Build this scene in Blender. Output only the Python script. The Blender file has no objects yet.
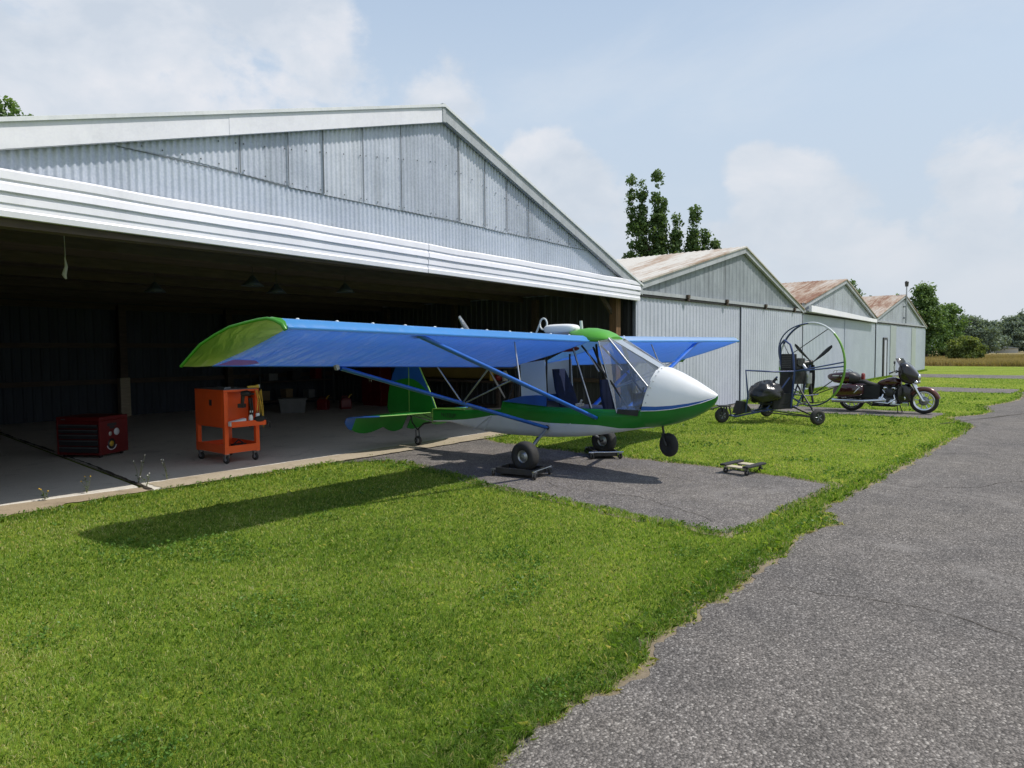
import bpy, math, random
import numpy as np
from mathutils import Vector, Matrix, Euler

random.seed(7)
RNG = np.random.default_rng(11)
R = math.radians
scene = bpy.context.scene
COL = scene.collection

# ------------------------------------------------------------------ helpers
class MB:
    """collects faces; build() links them as one mesh object"""
    def __init__(self):
        self.v = []; self.f = []; self.m = []; self.s = []
    def add(self, verts, faces, mat=0, smooth=False):
        o = len(self.v)
        self.v.extend([tuple(p) for p in verts])
        for i, fc in enumerate(faces):
            self.f.append(tuple(k + o for k in fc))
            self.m.append(mat[i] if isinstance(mat, (list, tuple)) else mat)
            self.s.append(smooth)
        return self
    def box(self, x0, x1, y0, y1, z0, z1, mat=0, M=None):
        vs = [Vector((x, y, z)) for x in (x0, x1) for y in (y0, y1) for z in (z0, z1)]
        if M is not None: vs = [M @ p for p in vs]
        return self.add(vs, [(0,1,3,2),(4,6,7,5),(0,4,5,1),(2,3,7,6),(0,2,6,4),(1,5,7,3)], mat)
    def tube(self, pts, r, n=8, mat=0, closed=False, flat=1.0, up=None):
        pts = [Vector(p) for p in pts]; k = len(pts)
        rs = r if isinstance(r, (list, tuple)) else [r] * k
        vs = []; prev = None
        for i, p in enumerate(pts):
            if closed: t = pts[(i+1) % k] - pts[(i-1) % k]
            else: t = pts[min(i+1, k-1)] - pts[max(i-1, 0)]
            t.normalize()
            if prev is None:
                a = Vector(up) if up else (Vector((0,0,1)) if abs(t.z) < .9 else Vector((1,0,0)))
                u = t.cross(a).normalized()
            else:
                u = (prev - t * prev.dot(t)).normalized()
            prev = u; w = t.cross(u)
            for j in range(n):
                a = 2*math.pi*j/n
                vs.append(p + (u*math.cos(a) + w*math.sin(a)*flat) * rs[i])
        fs = []
        for i in range(k if closed else k-1):
            a = i*n; b = ((i+1) % k)*n
            for j in range(n):
                fs.append((a+j, a+(j+1) % n, b+(j+1) % n, b+j))
        self.add(vs, fs, mat, True)
        if not closed:
            self.add(vs[:n], [tuple(range(n-1, -1, -1))], mat)
            self.add(vs[-n:], [tuple(range(n))], mat)
        return self
    def lathe(self, prof, c, axis, n=24, mat=0, smooth=True):
        """prof: list of (radius, distance along axis)"""
        c = Vector(c); ax = Vector(axis).normalized()
        a = Vector((0,0,1)) if abs(ax.z) < .9 else Vector((1,0,0))
        u = ax.cross(a).normalized(); w = ax.cross(u)
        vs = []
        for (r, h) in prof:
            for j in range(n):
                t = 2*math.pi*j/n
                vs.append(c + ax*h + (u*math.cos(t) + w*math.sin(t))*max(r, 1e-4))
        fs = []
        for i in range(len(prof)-1):
            for j in range(n):
                fs.append((i*n+j, i*n+(j+1) % n, (i+1)*n+(j+1) % n, (i+1)*n+j))
        return self.add(vs, fs, mat, smooth)
    def torus(self, c, axis, Rr, r, n=28, k=10, mat=0):
        prof = [(Rr + r*math.cos(2*math.pi*i/k), r*math.sin(2*math.pi*i/k)) for i in range(k+1)]
        return self.lathe(prof, c, axis, n, mat)
    def prism(self, poly, d, mat=0, smooth=False):
        """poly: planar 3D points, d: extrusion vector"""
        n = len(poly); d = Vector(d)
        vs = [Vector(p) for p in poly] + [Vector(p) + d for p in poly]
        fs = [tuple(range(n-1, -1, -1)), tuple(range(n, 2*n))] + [(i, (i+1) % n, n+(i+1) % n, n+i) for i in range(n)]
        return self.add(vs, fs, mat, smooth)
    def loft(self, rings, mats=0, closed=True, cap=True, smooth=True):
        n = len(rings[0]); vs = [p for r in rings for p in r]; fs = []; ms = []
        for i in range(len(rings)-1):
            for j in range(n if closed else n-1):
                fs.append((i*n+j, i*n+(j+1) % n, (i+1)*n+(j+1) % n, (i+1)*n+j))
                ms.append(mats[j] if isinstance(mats, (list, tuple)) else mats)
        self.add(vs, fs, ms, smooth)
        if cap and closed:
            self.add(rings[0], [tuple(range(n-1, -1, -1))], ms[0])
            self.add(rings[-1], [tuple(range(n))], ms[0])
        return self
    def ellipsoid(self, c, r, n=16, k=10, mat=0, M=None, power=1.0):
        vs = []; fs = []
        for i in range(k+1):
            t = math.pi*i/k
            for j in range(n):
                p = 2*math.pi*j/n
                def sp(x): return math.copysign(abs(x)**power, x)
                q = Vector((r[0]*sp(math.sin(t))*sp(math.cos(p)), r[1]*sp(math.sin(t))*sp(math.sin(p)), r[2]*sp(math.cos(t))))
                if M is not None: q = M @ q
                vs.append(Vector(c) + q)
        for i in range(k):
            for j in range(n):
                fs.append((i*n+j, (i+1)*n+j, (i+1)*n+(j+1) % n, i*n+(j+1) % n))
        return self.add(vs, fs, mat, True)
    def build_split(self, name, mats, parent=None, gap=.004, **kw):
        """one object per piece that does not touch the others"""
        par = list(range(len(self.v)))
        def find(a):
            while par[a] != a: par[a] = par[par[a]]; a = par[a]
            return a
        for f in self.f:
            for k in f[1:]: par[find(f[0])] = find(k)
        comp = {}
        for i in range(len(self.v)): comp.setdefault(find(i), []).append(i)
        bb = [[[min(self.v[i][a] for i in c) - gap for a in range(3)], [max(self.v[i][a] for i in c) + gap for a in range(3)], set(c)] for c in comp.values()]
        merged = True
        while merged:
            merged = False
            for i in range(len(bb)):
                for j in range(i+1, len(bb)):
                    A_, B_ = bb[i], bb[j]
                    if all(A_[0][a] <= B_[1][a] and B_[0][a] <= A_[1][a] for a in range(3)):
                        bb[i] = [[min(A_[0][a], B_[0][a]) for a in range(3)], [max(A_[1][a], B_[1][a]) for a in range(3)], A_[2] | B_[2]]
                        bb.pop(j); merged = True; break
                if merged: break
        out = []
        for _, _, c in bb:
            idx = {v: k for k, v in enumerate(sorted(c))}; q = MB(); q.v = [self.v[i] for i in sorted(c)]
            for f, m, sm in zip(self.f, self.m, self.s):
                if f[0] in idx: q.f.append(tuple(idx[k] for k in f)); q.m.append(m); q.s.append(sm)
            out.append(q.build(name, mats, parent, **kw))
        return out[0]
    def build(self, name, mats, parent=None, bevel=0, world=False, subsurf=0, weld=False):
        me = bpy.data.meshes.new(name)
        me.from_pydata(self.v, [], self.f)
        for m in (mats if isinstance(mats, (list, tuple)) else [mats]): me.materials.append(m)
        me.polygons.foreach_set('material_index', self.m)
        me.polygons.foreach_set('use_smooth', self.s)
        me.update()
        o = bpy.data.objects.new(name, me); COL.objects.link(o)
        if parent is not None:
            o.parent = parent
            if world:
                root = parent
                while root.parent: root = root.parent
                o.matrix_parent_inverse = Matrix.Translation(-root.location) if parent is root else Matrix.Identity(4)
        if weld:
            w = o.modifiers.new('Weld', 'WELD'); w.merge_threshold = .0005
        if subsurf:
            s = o.modifiers.new('Subd', 'SUBSURF'); s.levels = subsurf; s.render_levels = subsurf
        if bevel:
            b = o.modifiers.new('Bevel', 'BEVEL'); b.width = bevel; b.segments = 2; b.limit_method = 'ANGLE'
        return o

def tag(o, label, cat, group=None):
    o['label'] = label; o['category'] = cat
    if group: o['group'] = group
    return o
def thing(name, label, cat, loc=(0,0,0), rz=0, group=None):
    o = bpy.data.objects.new(name, None); COL.objects.link(o)
    o.location = loc; o.rotation_euler = (0, 0, rz); o.empty_display_size = .2
    return tag(o, label, cat, group)
def structure(o):
    o['kind'] = 'structure'; return o
def copy_tree(o, parent=None):
    c = o.copy(); COL.objects.link(c)
    if parent is not None: c.parent = parent
    for ch in list(o.children): copy_tree(ch, c)
    return c

# ------------------------------------------------------------------ materials
def nodes_of(name):
    m = bpy.data.materials.new(name); m.use_nodes = True
    n = m.node_tree.nodes; l = m.node_tree.links
    return m, n, l, n['Principled BSDF']
def noise_node(n, l, scale, detail=4, rough=.55, stretch=None, coord='Object', dist=0):
    tc = n.new('ShaderNodeTexCoord'); tx = n.new('ShaderNodeTexNoise')
    tx.inputs['Scale'].default_value = scale; tx.inputs['Detail'].default_value = detail
    tx.inputs['Roughness'].default_value = rough; tx.inputs['Distortion'].default_value = dist
    if stretch:
        mp = n.new('ShaderNodeMapping'); mp.inputs['Scale'].default_value = stretch
        l.new(tc.outputs[coord], mp.inputs['Vector']); l.new(mp.outputs['Vector'], tx.inputs['Vector'])
    else: l.new(tc.outputs[coord], tx.inputs['Vector'])
    return tx
def ramp(n, l, src, stops):
    r = n.new('ShaderNodeValToRGB'); e = r.color_ramp.elements
    while len(e) < len(stops): e.new(.5)
    for i, (p, c) in enumerate(stops):
        e[i].position = p; e[i].color = (c[0], c[1], c[2], 1)
    l.new(src, r.inputs['Fac']); return r
def mixc(n, l, fac, a, b, mode='MIX'):
    x = n.new('ShaderNodeMix'); x.data_type = 'RGBA'; x.blend_type = mode
    for i, s in ((0, fac), (6, a), (7, b)):
        if isinstance(s, (int, float)): x.inputs[i].default_value = s
        elif isinstance(s, (tuple, list)): x.inputs[i].default_value = (s[0], s[1], s[2], 1)
        else: l.new(s, x.inputs[i])
    return x.outputs[2]
def math_node(n, l, op, a, b=None, c=None):
    x = n.new('ShaderNodeMath'); x.operation = op
    for i, s in enumerate((a, b, c)):
        if s is None: continue
        if isinstance(s, (int, float)): x.inputs[i].default_value = s
        else: l.new(s, x.inputs[i])
    return x.outputs[0]
def pm(name, c1, c2=None, scale=6, rough=.5, metal=0, bump=0, bscale=None, stretch=None, spec=.5, coat=0, detail=5, lo=.3, hi=.7, rvar=0):
    """procedural paint / plastic / metal: two tones mixed by noise, optional bump"""
    m, n, l, b = nodes_of(name)
    c2 = c2 or tuple(x*.8 for x in c1)
    tx = noise_node(n, l, scale, detail, stretch=stretch)
    rp = ramp(n, l, tx.outputs['Fac'], [(lo, c1), (hi, c2)])
    l.new(rp.outputs['Color'], b.inputs['Base Color'])
    b.inputs['Roughness'].default_value = rough; b.inputs['Metallic'].default_value = metal
    b.inputs['Specular IOR Level'].default_value = spec
    b.inputs['Coat Weight'].default_value = coat
    if rvar:
        mr = n.new('ShaderNodeMapRange'); mr.inputs[3].default_value = max(.05, rough-rvar); mr.inputs[4].default_value = min(1, rough+rvar)
        l.new(tx.outputs['Fac'], mr.inputs[0]); l.new(mr.outputs[0], b.inputs['Roughness'])
    if bump:
        t2 = noise_node(n, l, bscale or scale*6, 4)
        bp = n.new('ShaderNodeBump'); bp.inputs['Strength'].default_value = bump; bp.inputs['Distance'].default_value = .02
        l.new(t2.outputs['Fac'], bp.inputs['Height']); l.new(bp.outputs['Normal'], b.inputs['Normal'])
    return m

M = {}
def galv(name, base, dark, stain, stain_amt=.5, rough=.45, metal=.35):
    """galvanised sheet: cloudy tone, vertical streaks, dirt that gathers in patches"""
    m, n, l, b = nodes_of(name)
    cl = noise_node(n, l, .9, 6, .6)
    c = ramp(n, l, cl.outputs['Fac'], [(.32, dark), (.68, base)])
    st = noise_node(n, l, 2.2, 6, .65, stretch=(2.5, 2.5, .16))
    sr = ramp(n, l, st.outputs['Fac'], [(.5, (0,0,0)), (.78, (1,1,1))])
    col = mixc(n, l, math_node(n, l, 'MULTIPLY', sr.outputs['Color'], stain_amt), c.outputs['Color'], stain)
    sp = noise_node(n, l, 38, 3)
    col = mixc(n, l, .16, col, ramp(n, l, sp.outputs['Fac'], [(.35, (.2,.2,.2)), (.65, (.75,.75,.75))]).outputs['Color'], 'OVERLAY')
    l.new(col, b.inputs['Base Color'])
    b.inputs['Metallic'].default_value = metal
    mr = n.new('ShaderNodeMapRange'); mr.inputs[3].default_value = rough-.08; mr.inputs[4].default_value = rough+.2
    l.new(cl.outputs['Fac'], mr.inputs[0]); l.new(mr.outputs[0], b.inputs['Roughness'])
    w = noise_node(n, l, 1.6, 3)
    bp = n.new('ShaderNodeBump'); bp.inputs['Strength'].default_value = .25; bp.inputs['Distance'].default_value = .05
    l.new(w.outputs['Fac'], bp.inputs['Height']); l.new(bp.outputs['Normal'], b.inputs['Normal'])
    return m
M['corr_low'] = galv('corrugated_steel', (.56,.605,.70), (.46,.50,.585), (.30,.33,.36), .35)
M['corr_a'] = galv('corrugated_sheet_a', (.58,.615,.695), (.44,.475,.55), (.28,.30,.33), .6)
M['corr_b'] = galv('corrugated_sheet_b', (.51,.545,.625), (.38,.41,.48), (.24,.27,.30), .6)
M['corr_c'] = galv('corrugated_sheet_c', (.63,.66,.73), (.48,.51,.575), (.32,.33,.34), .6)
M['white_trim'] = galv('white_trim_metal', (.83,.82,.87), (.70,.70,.76), (.48,.47,.49), .2, .4, .05)
M['white_rib'] = galv('white_ribbed_metal', (.90,.885,.94), (.82,.81,.87), (.54,.53,.56), .16, .35, .05)
M['fascia_grey'] = galv('grey_trim_metal', (.46,.48,.51), (.33,.35,.37), (.20,.20,.20), .5, .5, .15)
M['door_blue'] = galv('pale_blue_door_steel', (.51,.54,.625), (.44,.465,.545), (.32,.35,.385), .3, .5, .1)
M['door_blue2'] = galv('pale_blue_door_steel_light', (.48,.525,.60), (.42,.465,.54), (.37,.405,.43), .25, .5, .1)
M['gable_grey'] = galv('weathered_gable_sheet', (.33,.365,.40), (.20,.225,.25), (.10,.11,.12), .8, .6, .1)
M['gable_pale'] = galv('pale_gable_sheet', (.42,.46,.50), (.30,.33,.36), (.15,.15,.16), .75, .6, .1)
M['band_green'] = galv('faded_green_strip', (.37,.42,.40), (.33,.375,.355), (.34,.38,.33), .4, .5, .1)
def rust_roof(name, rustamt, base=(.62,.58,.52)):
    m, n, l, b = nodes_of(name)
    cl = noise_node(n, l, 1.0, 7, .65, stretch=(.16, 1.1, .5))
    fine = noise_node(n, l, 4, 6, .7, stretch=(.25, 2.6, 1))
    f = math_node(n, l, 'ADD', math_node(n, l, 'MULTIPLY', cl.outputs['Fac'], .65), math_node(n, l, 'MULTIPLY', fine.outputs['Fac'], .35))
    p = .62 - .22*rustamt
    c = ramp(n, l, f, [(p-.08, base), (p+.02, (.34,.25,.185)), (p+.09, (.20,.095,.055))])
    l.new(c.outputs['Color'], b.inputs['Base Color']); b.inputs['Roughness'].default_value = .75
    b.inputs['Specular IOR Level'].default_value = .3
    return m
M['roof2'] = rust_roof('faded_roof_steel', .20, (.52,.495,.455))
M['roof3'] = rust_roof('rusty_roof_steel', .66, (.46,.42,.38))
M['roof4'] = rust_roof('rusty_red_roof_steel', .60, (.44,.40,.36))
M['roof1'] = galv('white_roof_steel', (.74,.75,.76), (.6,.62,.64), (.4,.4,.4), .3, .45, .1)
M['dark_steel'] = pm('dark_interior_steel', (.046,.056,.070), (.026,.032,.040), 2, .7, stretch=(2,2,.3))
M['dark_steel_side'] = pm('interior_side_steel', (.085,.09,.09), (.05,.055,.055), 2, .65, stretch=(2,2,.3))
M['brown_wood'] = pm('old_brown_lumber', (.105,.075,.056), (.058,.042,.032), 3, .8, stretch=(1,8,8))
M['ceiling_wood'] = pm('brown_ceiling_boards', (.15,.112,.092), (.085,.062,.051), 1.2, .9, stretch=(.6,5,1))
M['post_wood'] = pm('timber_post', (.22,.12,.055), (.12,.065,.032), 4, .8, stretch=(6,6,.6))
M['pale_wood'] = pm('pale_timber', (.50,.42,.30), (.36,.29,.19), 6, .8, stretch=(1,8,8), bump=.2)
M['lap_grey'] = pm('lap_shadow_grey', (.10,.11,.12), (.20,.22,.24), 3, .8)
M['black_gap'] = pm('shadow_seal_rubber', (.012,.012,.012), (.02,.02,.02), 10, .9)

def concrete(name, a, b_, stain):
    m, n, l, b = nodes_of(name)
    x = noise_node(n, l, .55, 8, .65); y = noise_node(n, l, 60, 4, .7); z = noise_node(n, l, 2.3, 6, .7, dist=.8)
    c = ramp(n, l, x.outputs['Fac'], [(.3, b_), (.68, a)]).outputs['Color']
    c = mixc(n, l, ramp(n, l, z.outputs['Fac'], [(.55, (0,0,0)), (.74, (.75,.75,.75))]).outputs['Color'], c, stain)
    c = mixc(n, l, .35, c, ramp(n, l, y.outputs['Fac'], [(.3, (.2,.2,.2)), (.7, (.8,.8,.8))]).outputs['Color'], 'OVERLAY')
    l.new(c, b.inputs['Base Color']); b.inputs['Roughness'].default_value = .85; b.inputs['Specular IOR Level'].default_value = .3
    bp = n.new('ShaderNodeBump'); bp.inputs['Strength'].default_value = .4; bp.inputs['Distance'].default_value = .01
    l.new(y.outputs['Fac'], bp.inputs['Height']); l.new(bp.outputs['Normal'], b.inputs['Normal'])
    return m
M['slab'] = concrete('floor_concrete', (.70,.655,.58), (.58,.545,.48), (.36,.335,.30))
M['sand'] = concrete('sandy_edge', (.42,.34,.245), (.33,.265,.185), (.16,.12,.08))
M['sunlit_slab'] = concrete('sunlit_slab_tone', (.44,.375,.28), (.355,.295,.21), (.20,.16,.11))  # same slab concrete, its colour darkened where the sun strikes it
M['crack'] = pm('crack_dirt', (.035,.028,.02), (.06,.048,.035), 12, .95)

def gravel(name, dark, mid, light, tint, stone_sc=70):
    """worn chip-seal asphalt: voronoi stones of random tone in a dark binder"""
    m, n, l, b = nodes_of(name)
    tc = n.new('ShaderNodeTexCoord')
    def vor(sc, feat='F1'):
        v = n.new('ShaderNodeTexVoronoi'); v.inputs['Scale'].default_value = sc; v.feature = feat
        l.new(tc.outputs['Object'], v.inputs['Vector']); return v
    v1 = vor(stone_sc); v2 = vor(stone_sc*2.1)
    sep1 = n.new('ShaderNodeSeparateColor'); l.new(v1.outputs['Color'], sep1.inputs[0])
    sep2 = n.new('ShaderNodeSeparateColor'); l.new(v2.outputs['Color'], sep2.inputs[0])
    s1 = ramp(n, l, sep1.outputs[0], [(.0, dark), (.5, mid), (.84, tuple(x*1.3 for x in mid)), (.97, light)])
    s2 = ramp(n, l, sep2.outputs[1], [(.0, tuple(x*.8 for x in dark)), (.6, mid), (.95, tuple(x*1.45 for x in mid))])
    pk = ramp(n, l, sep1.outputs[2], [(.35, (0,0,0)), (.4, (1,1,1))])
    c = mixc(n, l, pk.outputs['Color'], s2.outputs['Color'], s1.outputs['Color'])
    edge = ramp(n, l, v1.outputs['Distance'], [(.45, (1,1,1)), (.75, (.45,.45,.45))])
    c = mixc(n, l, .8, c, edge.outputs['Color'], 'MULTIPLY')
    big = noise_node(n, l, .45, 7, .6)
    c = mixc(n, l, 1.0, c, ramp(n, l, big.outputs['Fac'], [(.3, (.74,.74,.76)), (.5, (1,.98,.97)), (.72, tint)]).outputs['Color'], 'MULTIPLY')
    pat = noise_node(n, l, 3.2, 5, .6)
    c = mixc(n, l, .5, c, ramp(n, l, pat.outputs['Fac'], [(.3, (.35,.35,.35)), (.7, (.65,.64,.63))]).outputs['Color'], 'OVERLAY')
    worn = noise_node(n, l, .9, 8, .7, dist=1.2)       # bleached and bare patches, darker stains
    c = mixc(n, l, ramp(n, l, worn.outputs['Fac'], [(.56, (0,0,0)), (.72, (.55,.55,.55))]).outputs['Color'], c, tuple(x*1.55 for x in mid))
    oil = noise_node(n, l, .7, 5, .5, stretch=(1, 1.6, 1))
    c = mixc(n, l, ramp(n, l, oil.outputs['Fac'], [(.66, (0,0,0)), (.76, (.6,.6,.6))]).outputs['Color'], c, tuple(x*.8 for x in dark))
    l.new(c, b.inputs['Base Color'])
    b.inputs['Roughness'].default_value = .9; b.inputs['Specular IOR Level'].default_value = .25
    h = math_node(n, l, 'SUBTRACT', 1.0, v1.outputs['Distance'])
    bp = n.new('ShaderNodeBump'); bp.inputs['Strength'].default_value = .55; bp.inputs['Distance'].default_value = .012
    l.new(h, bp.inputs['Height']); l.new(bp.outputs['Normal'], b.inputs['Normal'])
    return m
M['road'] = gravel('chipseal_asphalt', (.082,.076,.071), (.176,.163,.152), (.36,.34,.315), (1.08,1.05,1.00), 88)
M['apron'] = gravel('apron_asphalt', (.088,.082,.077), (.188,.174,.163), (.37,.35,.325), (1.08,1.05,1.00), 78)
M['dirt'] = concrete('dry_dirt', (.27,.215,.15), (.17,.135,.092), (.10,.078,.05))

def lawn_mat():
    m, n, l, b = nodes_of('lawn_turf')
    big = noise_node(n, l, .33, 6, .6); mid = noise_node(n, l, 2.4, 6, .65); fin = noise_node(n, l, 42, 4, .7); mid2 = noise_node(n, l, 9, 4, .6)
    c = ramp(n, l, big.outputs['Fac'], [(.30, (.150,.215,.028)), (.50, (.210,.280,.038)), (.70, (.280,.310,.055))]).outputs['Color']
    c = mixc(n, l, .65, c, ramp(n, l, mid.outputs['Fac'], [(.28, (.30,.33,.30)), (.5, (.5,.5,.5)), (.72, (.70,.66,.58))]).outputs['Color'], 'OVERLAY')
    c = mixc(n, l, .5, c, ramp(n, l, mid2.outputs['Fac'], [(.3, (.28,.28,.28)), (.7, (.70,.70,.66))]).outputs['Color'], 'OVERLAY')
    c = mixc(n, l, .75, c, ramp(n, l, fin.outputs['Fac'], [(.3, (.2,.2,.2)), (.7, (.78,.78,.72))]).outputs['Color'], 'OVERLAY')
    l.new(c, b.inputs['Base Color']); b.inputs['Roughness'].default_value = .95; b.inputs['Specular IOR Level'].default_value = .1
    bp = n.new('ShaderNodeBump'); bp.inputs['Strength'].default_value = .9; bp.inputs['Distance'].default_value = .04
    l.new(fin.outputs['Fac'], bp.inputs['Height']); l.new(bp.outputs['Normal'], b.inputs['Normal'])
    return m
M['lawn'] = lawn_mat()
M['fieldground'] = pm('dry_field_floor', (.24,.18,.075), (.16,.14,.05), .3, .95)

def leafy(name, stops, trans=.4, attr=True, sat=1):
    """leaf: tone from the per-vertex 'tone' value, diffuse plus light coming through"""
    m, n, l, b = nodes_of(name)
    n.remove(b)
    at = n.new('ShaderNodeAttribute'); at.attribute_name = 'tone'
    c = ramp(n, l, at.outputs['Fac'], stops).outputs['Color']
    d = n.new('ShaderNodeBsdfDiffuse'); t = n.new('ShaderNodeBsdfTranslucent'); g = n.new('ShaderNodeBsdfGlossy')
    g.inputs['Roughness'].default_value = .45; g.inputs['Color'].default_value = (.8,.85,.8,1)
    l.new(c, d.inputs['Color'])
    tcol = mixc(n, l, 1.0, c, (1.15,1.2,.55), 'MULTIPLY'); l.new(tcol, t.inputs['Color'])
    mx = n.new('ShaderNodeMixShader'); mx.inputs[0].default_value = trans
    l.new(d.outputs[0], mx.inputs[1]); l.new(t.outputs[0], mx.inputs[2])
    m2 = n.new('ShaderNodeMixShader'); m2.inputs[0].default_value = .02
    l.new(mx.outputs[0], m2.inputs[1]); l.new(g.outputs[0], m2.inputs[2])
    l.new(m2.outputs[0], n['Material Output'].inputs['Surface'])
    return m
M['grass'] = leafy('grass_blades', [(0, (.085,.170,.024)), (.35, (.215,.345,.048)), (.65, (.350,.470,.080)), (.86, (.490,.530,.140)), (1, (.62,.54,.29))], .46)
M['weed'] = leafy('weed_leaves', [(0, (.05,.12,.02)), (.6, (.13,.24,.036)), (1, (.21,.31,.055))], .35)
M['tallgrass'] = leafy('dry_tall_grass', [(0, (.22,.19,.07)), (.5, (.38,.29,.13)), (1, (.52,.41,.21))], .3)
M['leaf_poplar'] = leafy('poplar_leaves', [(0, (.040,.075,.028)), (.5, (.085,.145,.048)), (1, (.16,.23,.085))], .35)
M['leaf_mid'] = leafy('broad_leaves', [(0, (.050,.095,.036)), (.5, (.115,.195,.066)), (1, (.21,.30,.105))], .38)
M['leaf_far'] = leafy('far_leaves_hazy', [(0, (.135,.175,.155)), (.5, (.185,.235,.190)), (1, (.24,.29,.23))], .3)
M['leaf_bush'] = leafy('bush_leaves', [(0, (.045,.070,.022)), (.5, (.125,.170,.046)), (1, (.28,.32,.09))], .35)
M['bark'] = pm('bark', (.10,.075,.055), (.05,.04,.03), 8, .95, bump=.5)

# paints
M['green'] = pm('green_fabric_paint', (.018,.22,.026), (.013,.165,.020), 1.8, .42, spec=.4, coat=.1, bump=.12, bscale=3, rvar=.1)
M['green_tip'] = pm('light_green_fabric', (.085,.36,.030), (.070,.30,.026), 3, .4)
M['blue'] = pm('blue_paint', (.020,.110,.42), (.015,.085,.35), 4, .35, coat=.2)
M['blue_tube'] = pm('blue_strut_paint', (.022,.14,.56), (.016,.10,.42), 5, .35, coat=.25)
M['white'] = pm('white_paint', (.86,.86,.86), (.79,.80,.81), 2.2, .32, coat=.2, lo=.25, hi=.8, rvar=.08)
M['belly'] = pm('white_belly_fabric', (.68,.72,.78), (.58,.62,.70), 1.6, .5)
M['panel'] = pm('pale_blue_fabric', (.62,.70,.82), (.54,.62,.76), 1.5, .55)
M['alu'] = pm('aluminium_tube', (.50,.51,.53), (.36,.37,.39), 10, .4, metal=.8)
M['chrome'] = pm('chrome', (.75,.76,.78), (.65,.66,.68), 8, .12, metal=1)
M['rubber'] = pm('tyre_rubber', (.022,.021,.021), (.038,.036,.034), 14, .8, bump=.15)
M['black'] = pm('black_plastic', (.018,.018,.019), (.030,.030,.031), 9, .45)
M['gloss_black'] = pm('gloss_black', (.008,.007,.008), (.012,.010,.011), 5, .22, coat=.4)
M['matte_black'] = pm('matte_black', (.014,.014,.015), (.025,.025,.026), 9, .8)
M['seat_navy'] = pm('navy_vinyl', (.016,.024,.062), (.010,.015,.040), 6, .8, bump=.1, spec=.12)
M['orange'] = pm('orange_enamel', (.88,.115,.020), (.74,.092,.017), 3, .32, coat=.3)
M['red'] = pm('red_enamel', (.17,.009,.011), (.12,.007,.008), 3, .35, coat=.2)
M['drawer'] = pm('dark_drawer_enamel', (.040,.042,.048), (.026,.028,.032), 4, .4)
M['steel_pull'] = pm('drawer_pull_steel', (.30,.31,.33), (.22,.23,.25), 6, .3, metal=.7)
M['maroon'] = pm('maroon_gloss', (.050,.006,.009), (.034,.004,.006), 3, .18, coat=.8)
M['red_leather'] = pm('red_vinyl', (.25,.02,.02), (.18,.015,.015), 6, .5)
M['maroon_sheen'] = pm('maroon_sheen_gloss', (.17,.055,.04), (.10,.03,.025), 4, .22, metal=.3, coat=.6)  # maroon paint with the fender's sheen mixed into a lighter base colour
M['bagplastic'] = pm('black_bag_plastic', (.020,.020,.022), (.030,.030,.033), 4, .22, bump=.9, bscale=7)
M['ringgreen'] = pm('lime_green_tube', (.20,.42,.06), (.15,.33,.05), 5, .4)
M['ringwhite'] = pm('white_tube', (.72,.75,.74), (.6,.63,.62), 5, .4)
M['framenavy'] = pm('navy_frame_paint', (.028,.060,.20), (.018,.04,.14), 6, .35, coat=.3)
M['engine_grey'] = pm('engine_casting', (.11,.11,.112), (.05,.05,.05), 14, .45, metal=.5)
M['ply'] = pm('pale_deck_wood', (.55,.49,.36), (.42,.36,.25), 5, .75, stretch=(1,8,8))
M['yellow'] = pm('yellow_plastic', (.72,.46,.05), (.6,.38,.04), 5, .4)
M['mustard'] = pm('mustard_fabric', (.30,.205,.045), (.22,.15,.035), 2, .7)
M['greytub'] = pm('grey_plastic', (.20,.20,.195), (.15,.15,.147), 4, .6)
M['paper'] = pm('white_paper', (.78,.79,.82), (.68,.70,.74), 8, .8)
M['tan'] = pm('cardboard', (.28,.19,.10), (.21,.14,.075), 5, .9)
M['lampshade'] = pm('dull_lamp_enamel', (.06,.075,.095), (.04,.05,.065), 5, .5)
M['offwhite'] = pm('off_white_cloth', (.62,.60,.55), (.5,.48,.44), 9, .8)

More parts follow.
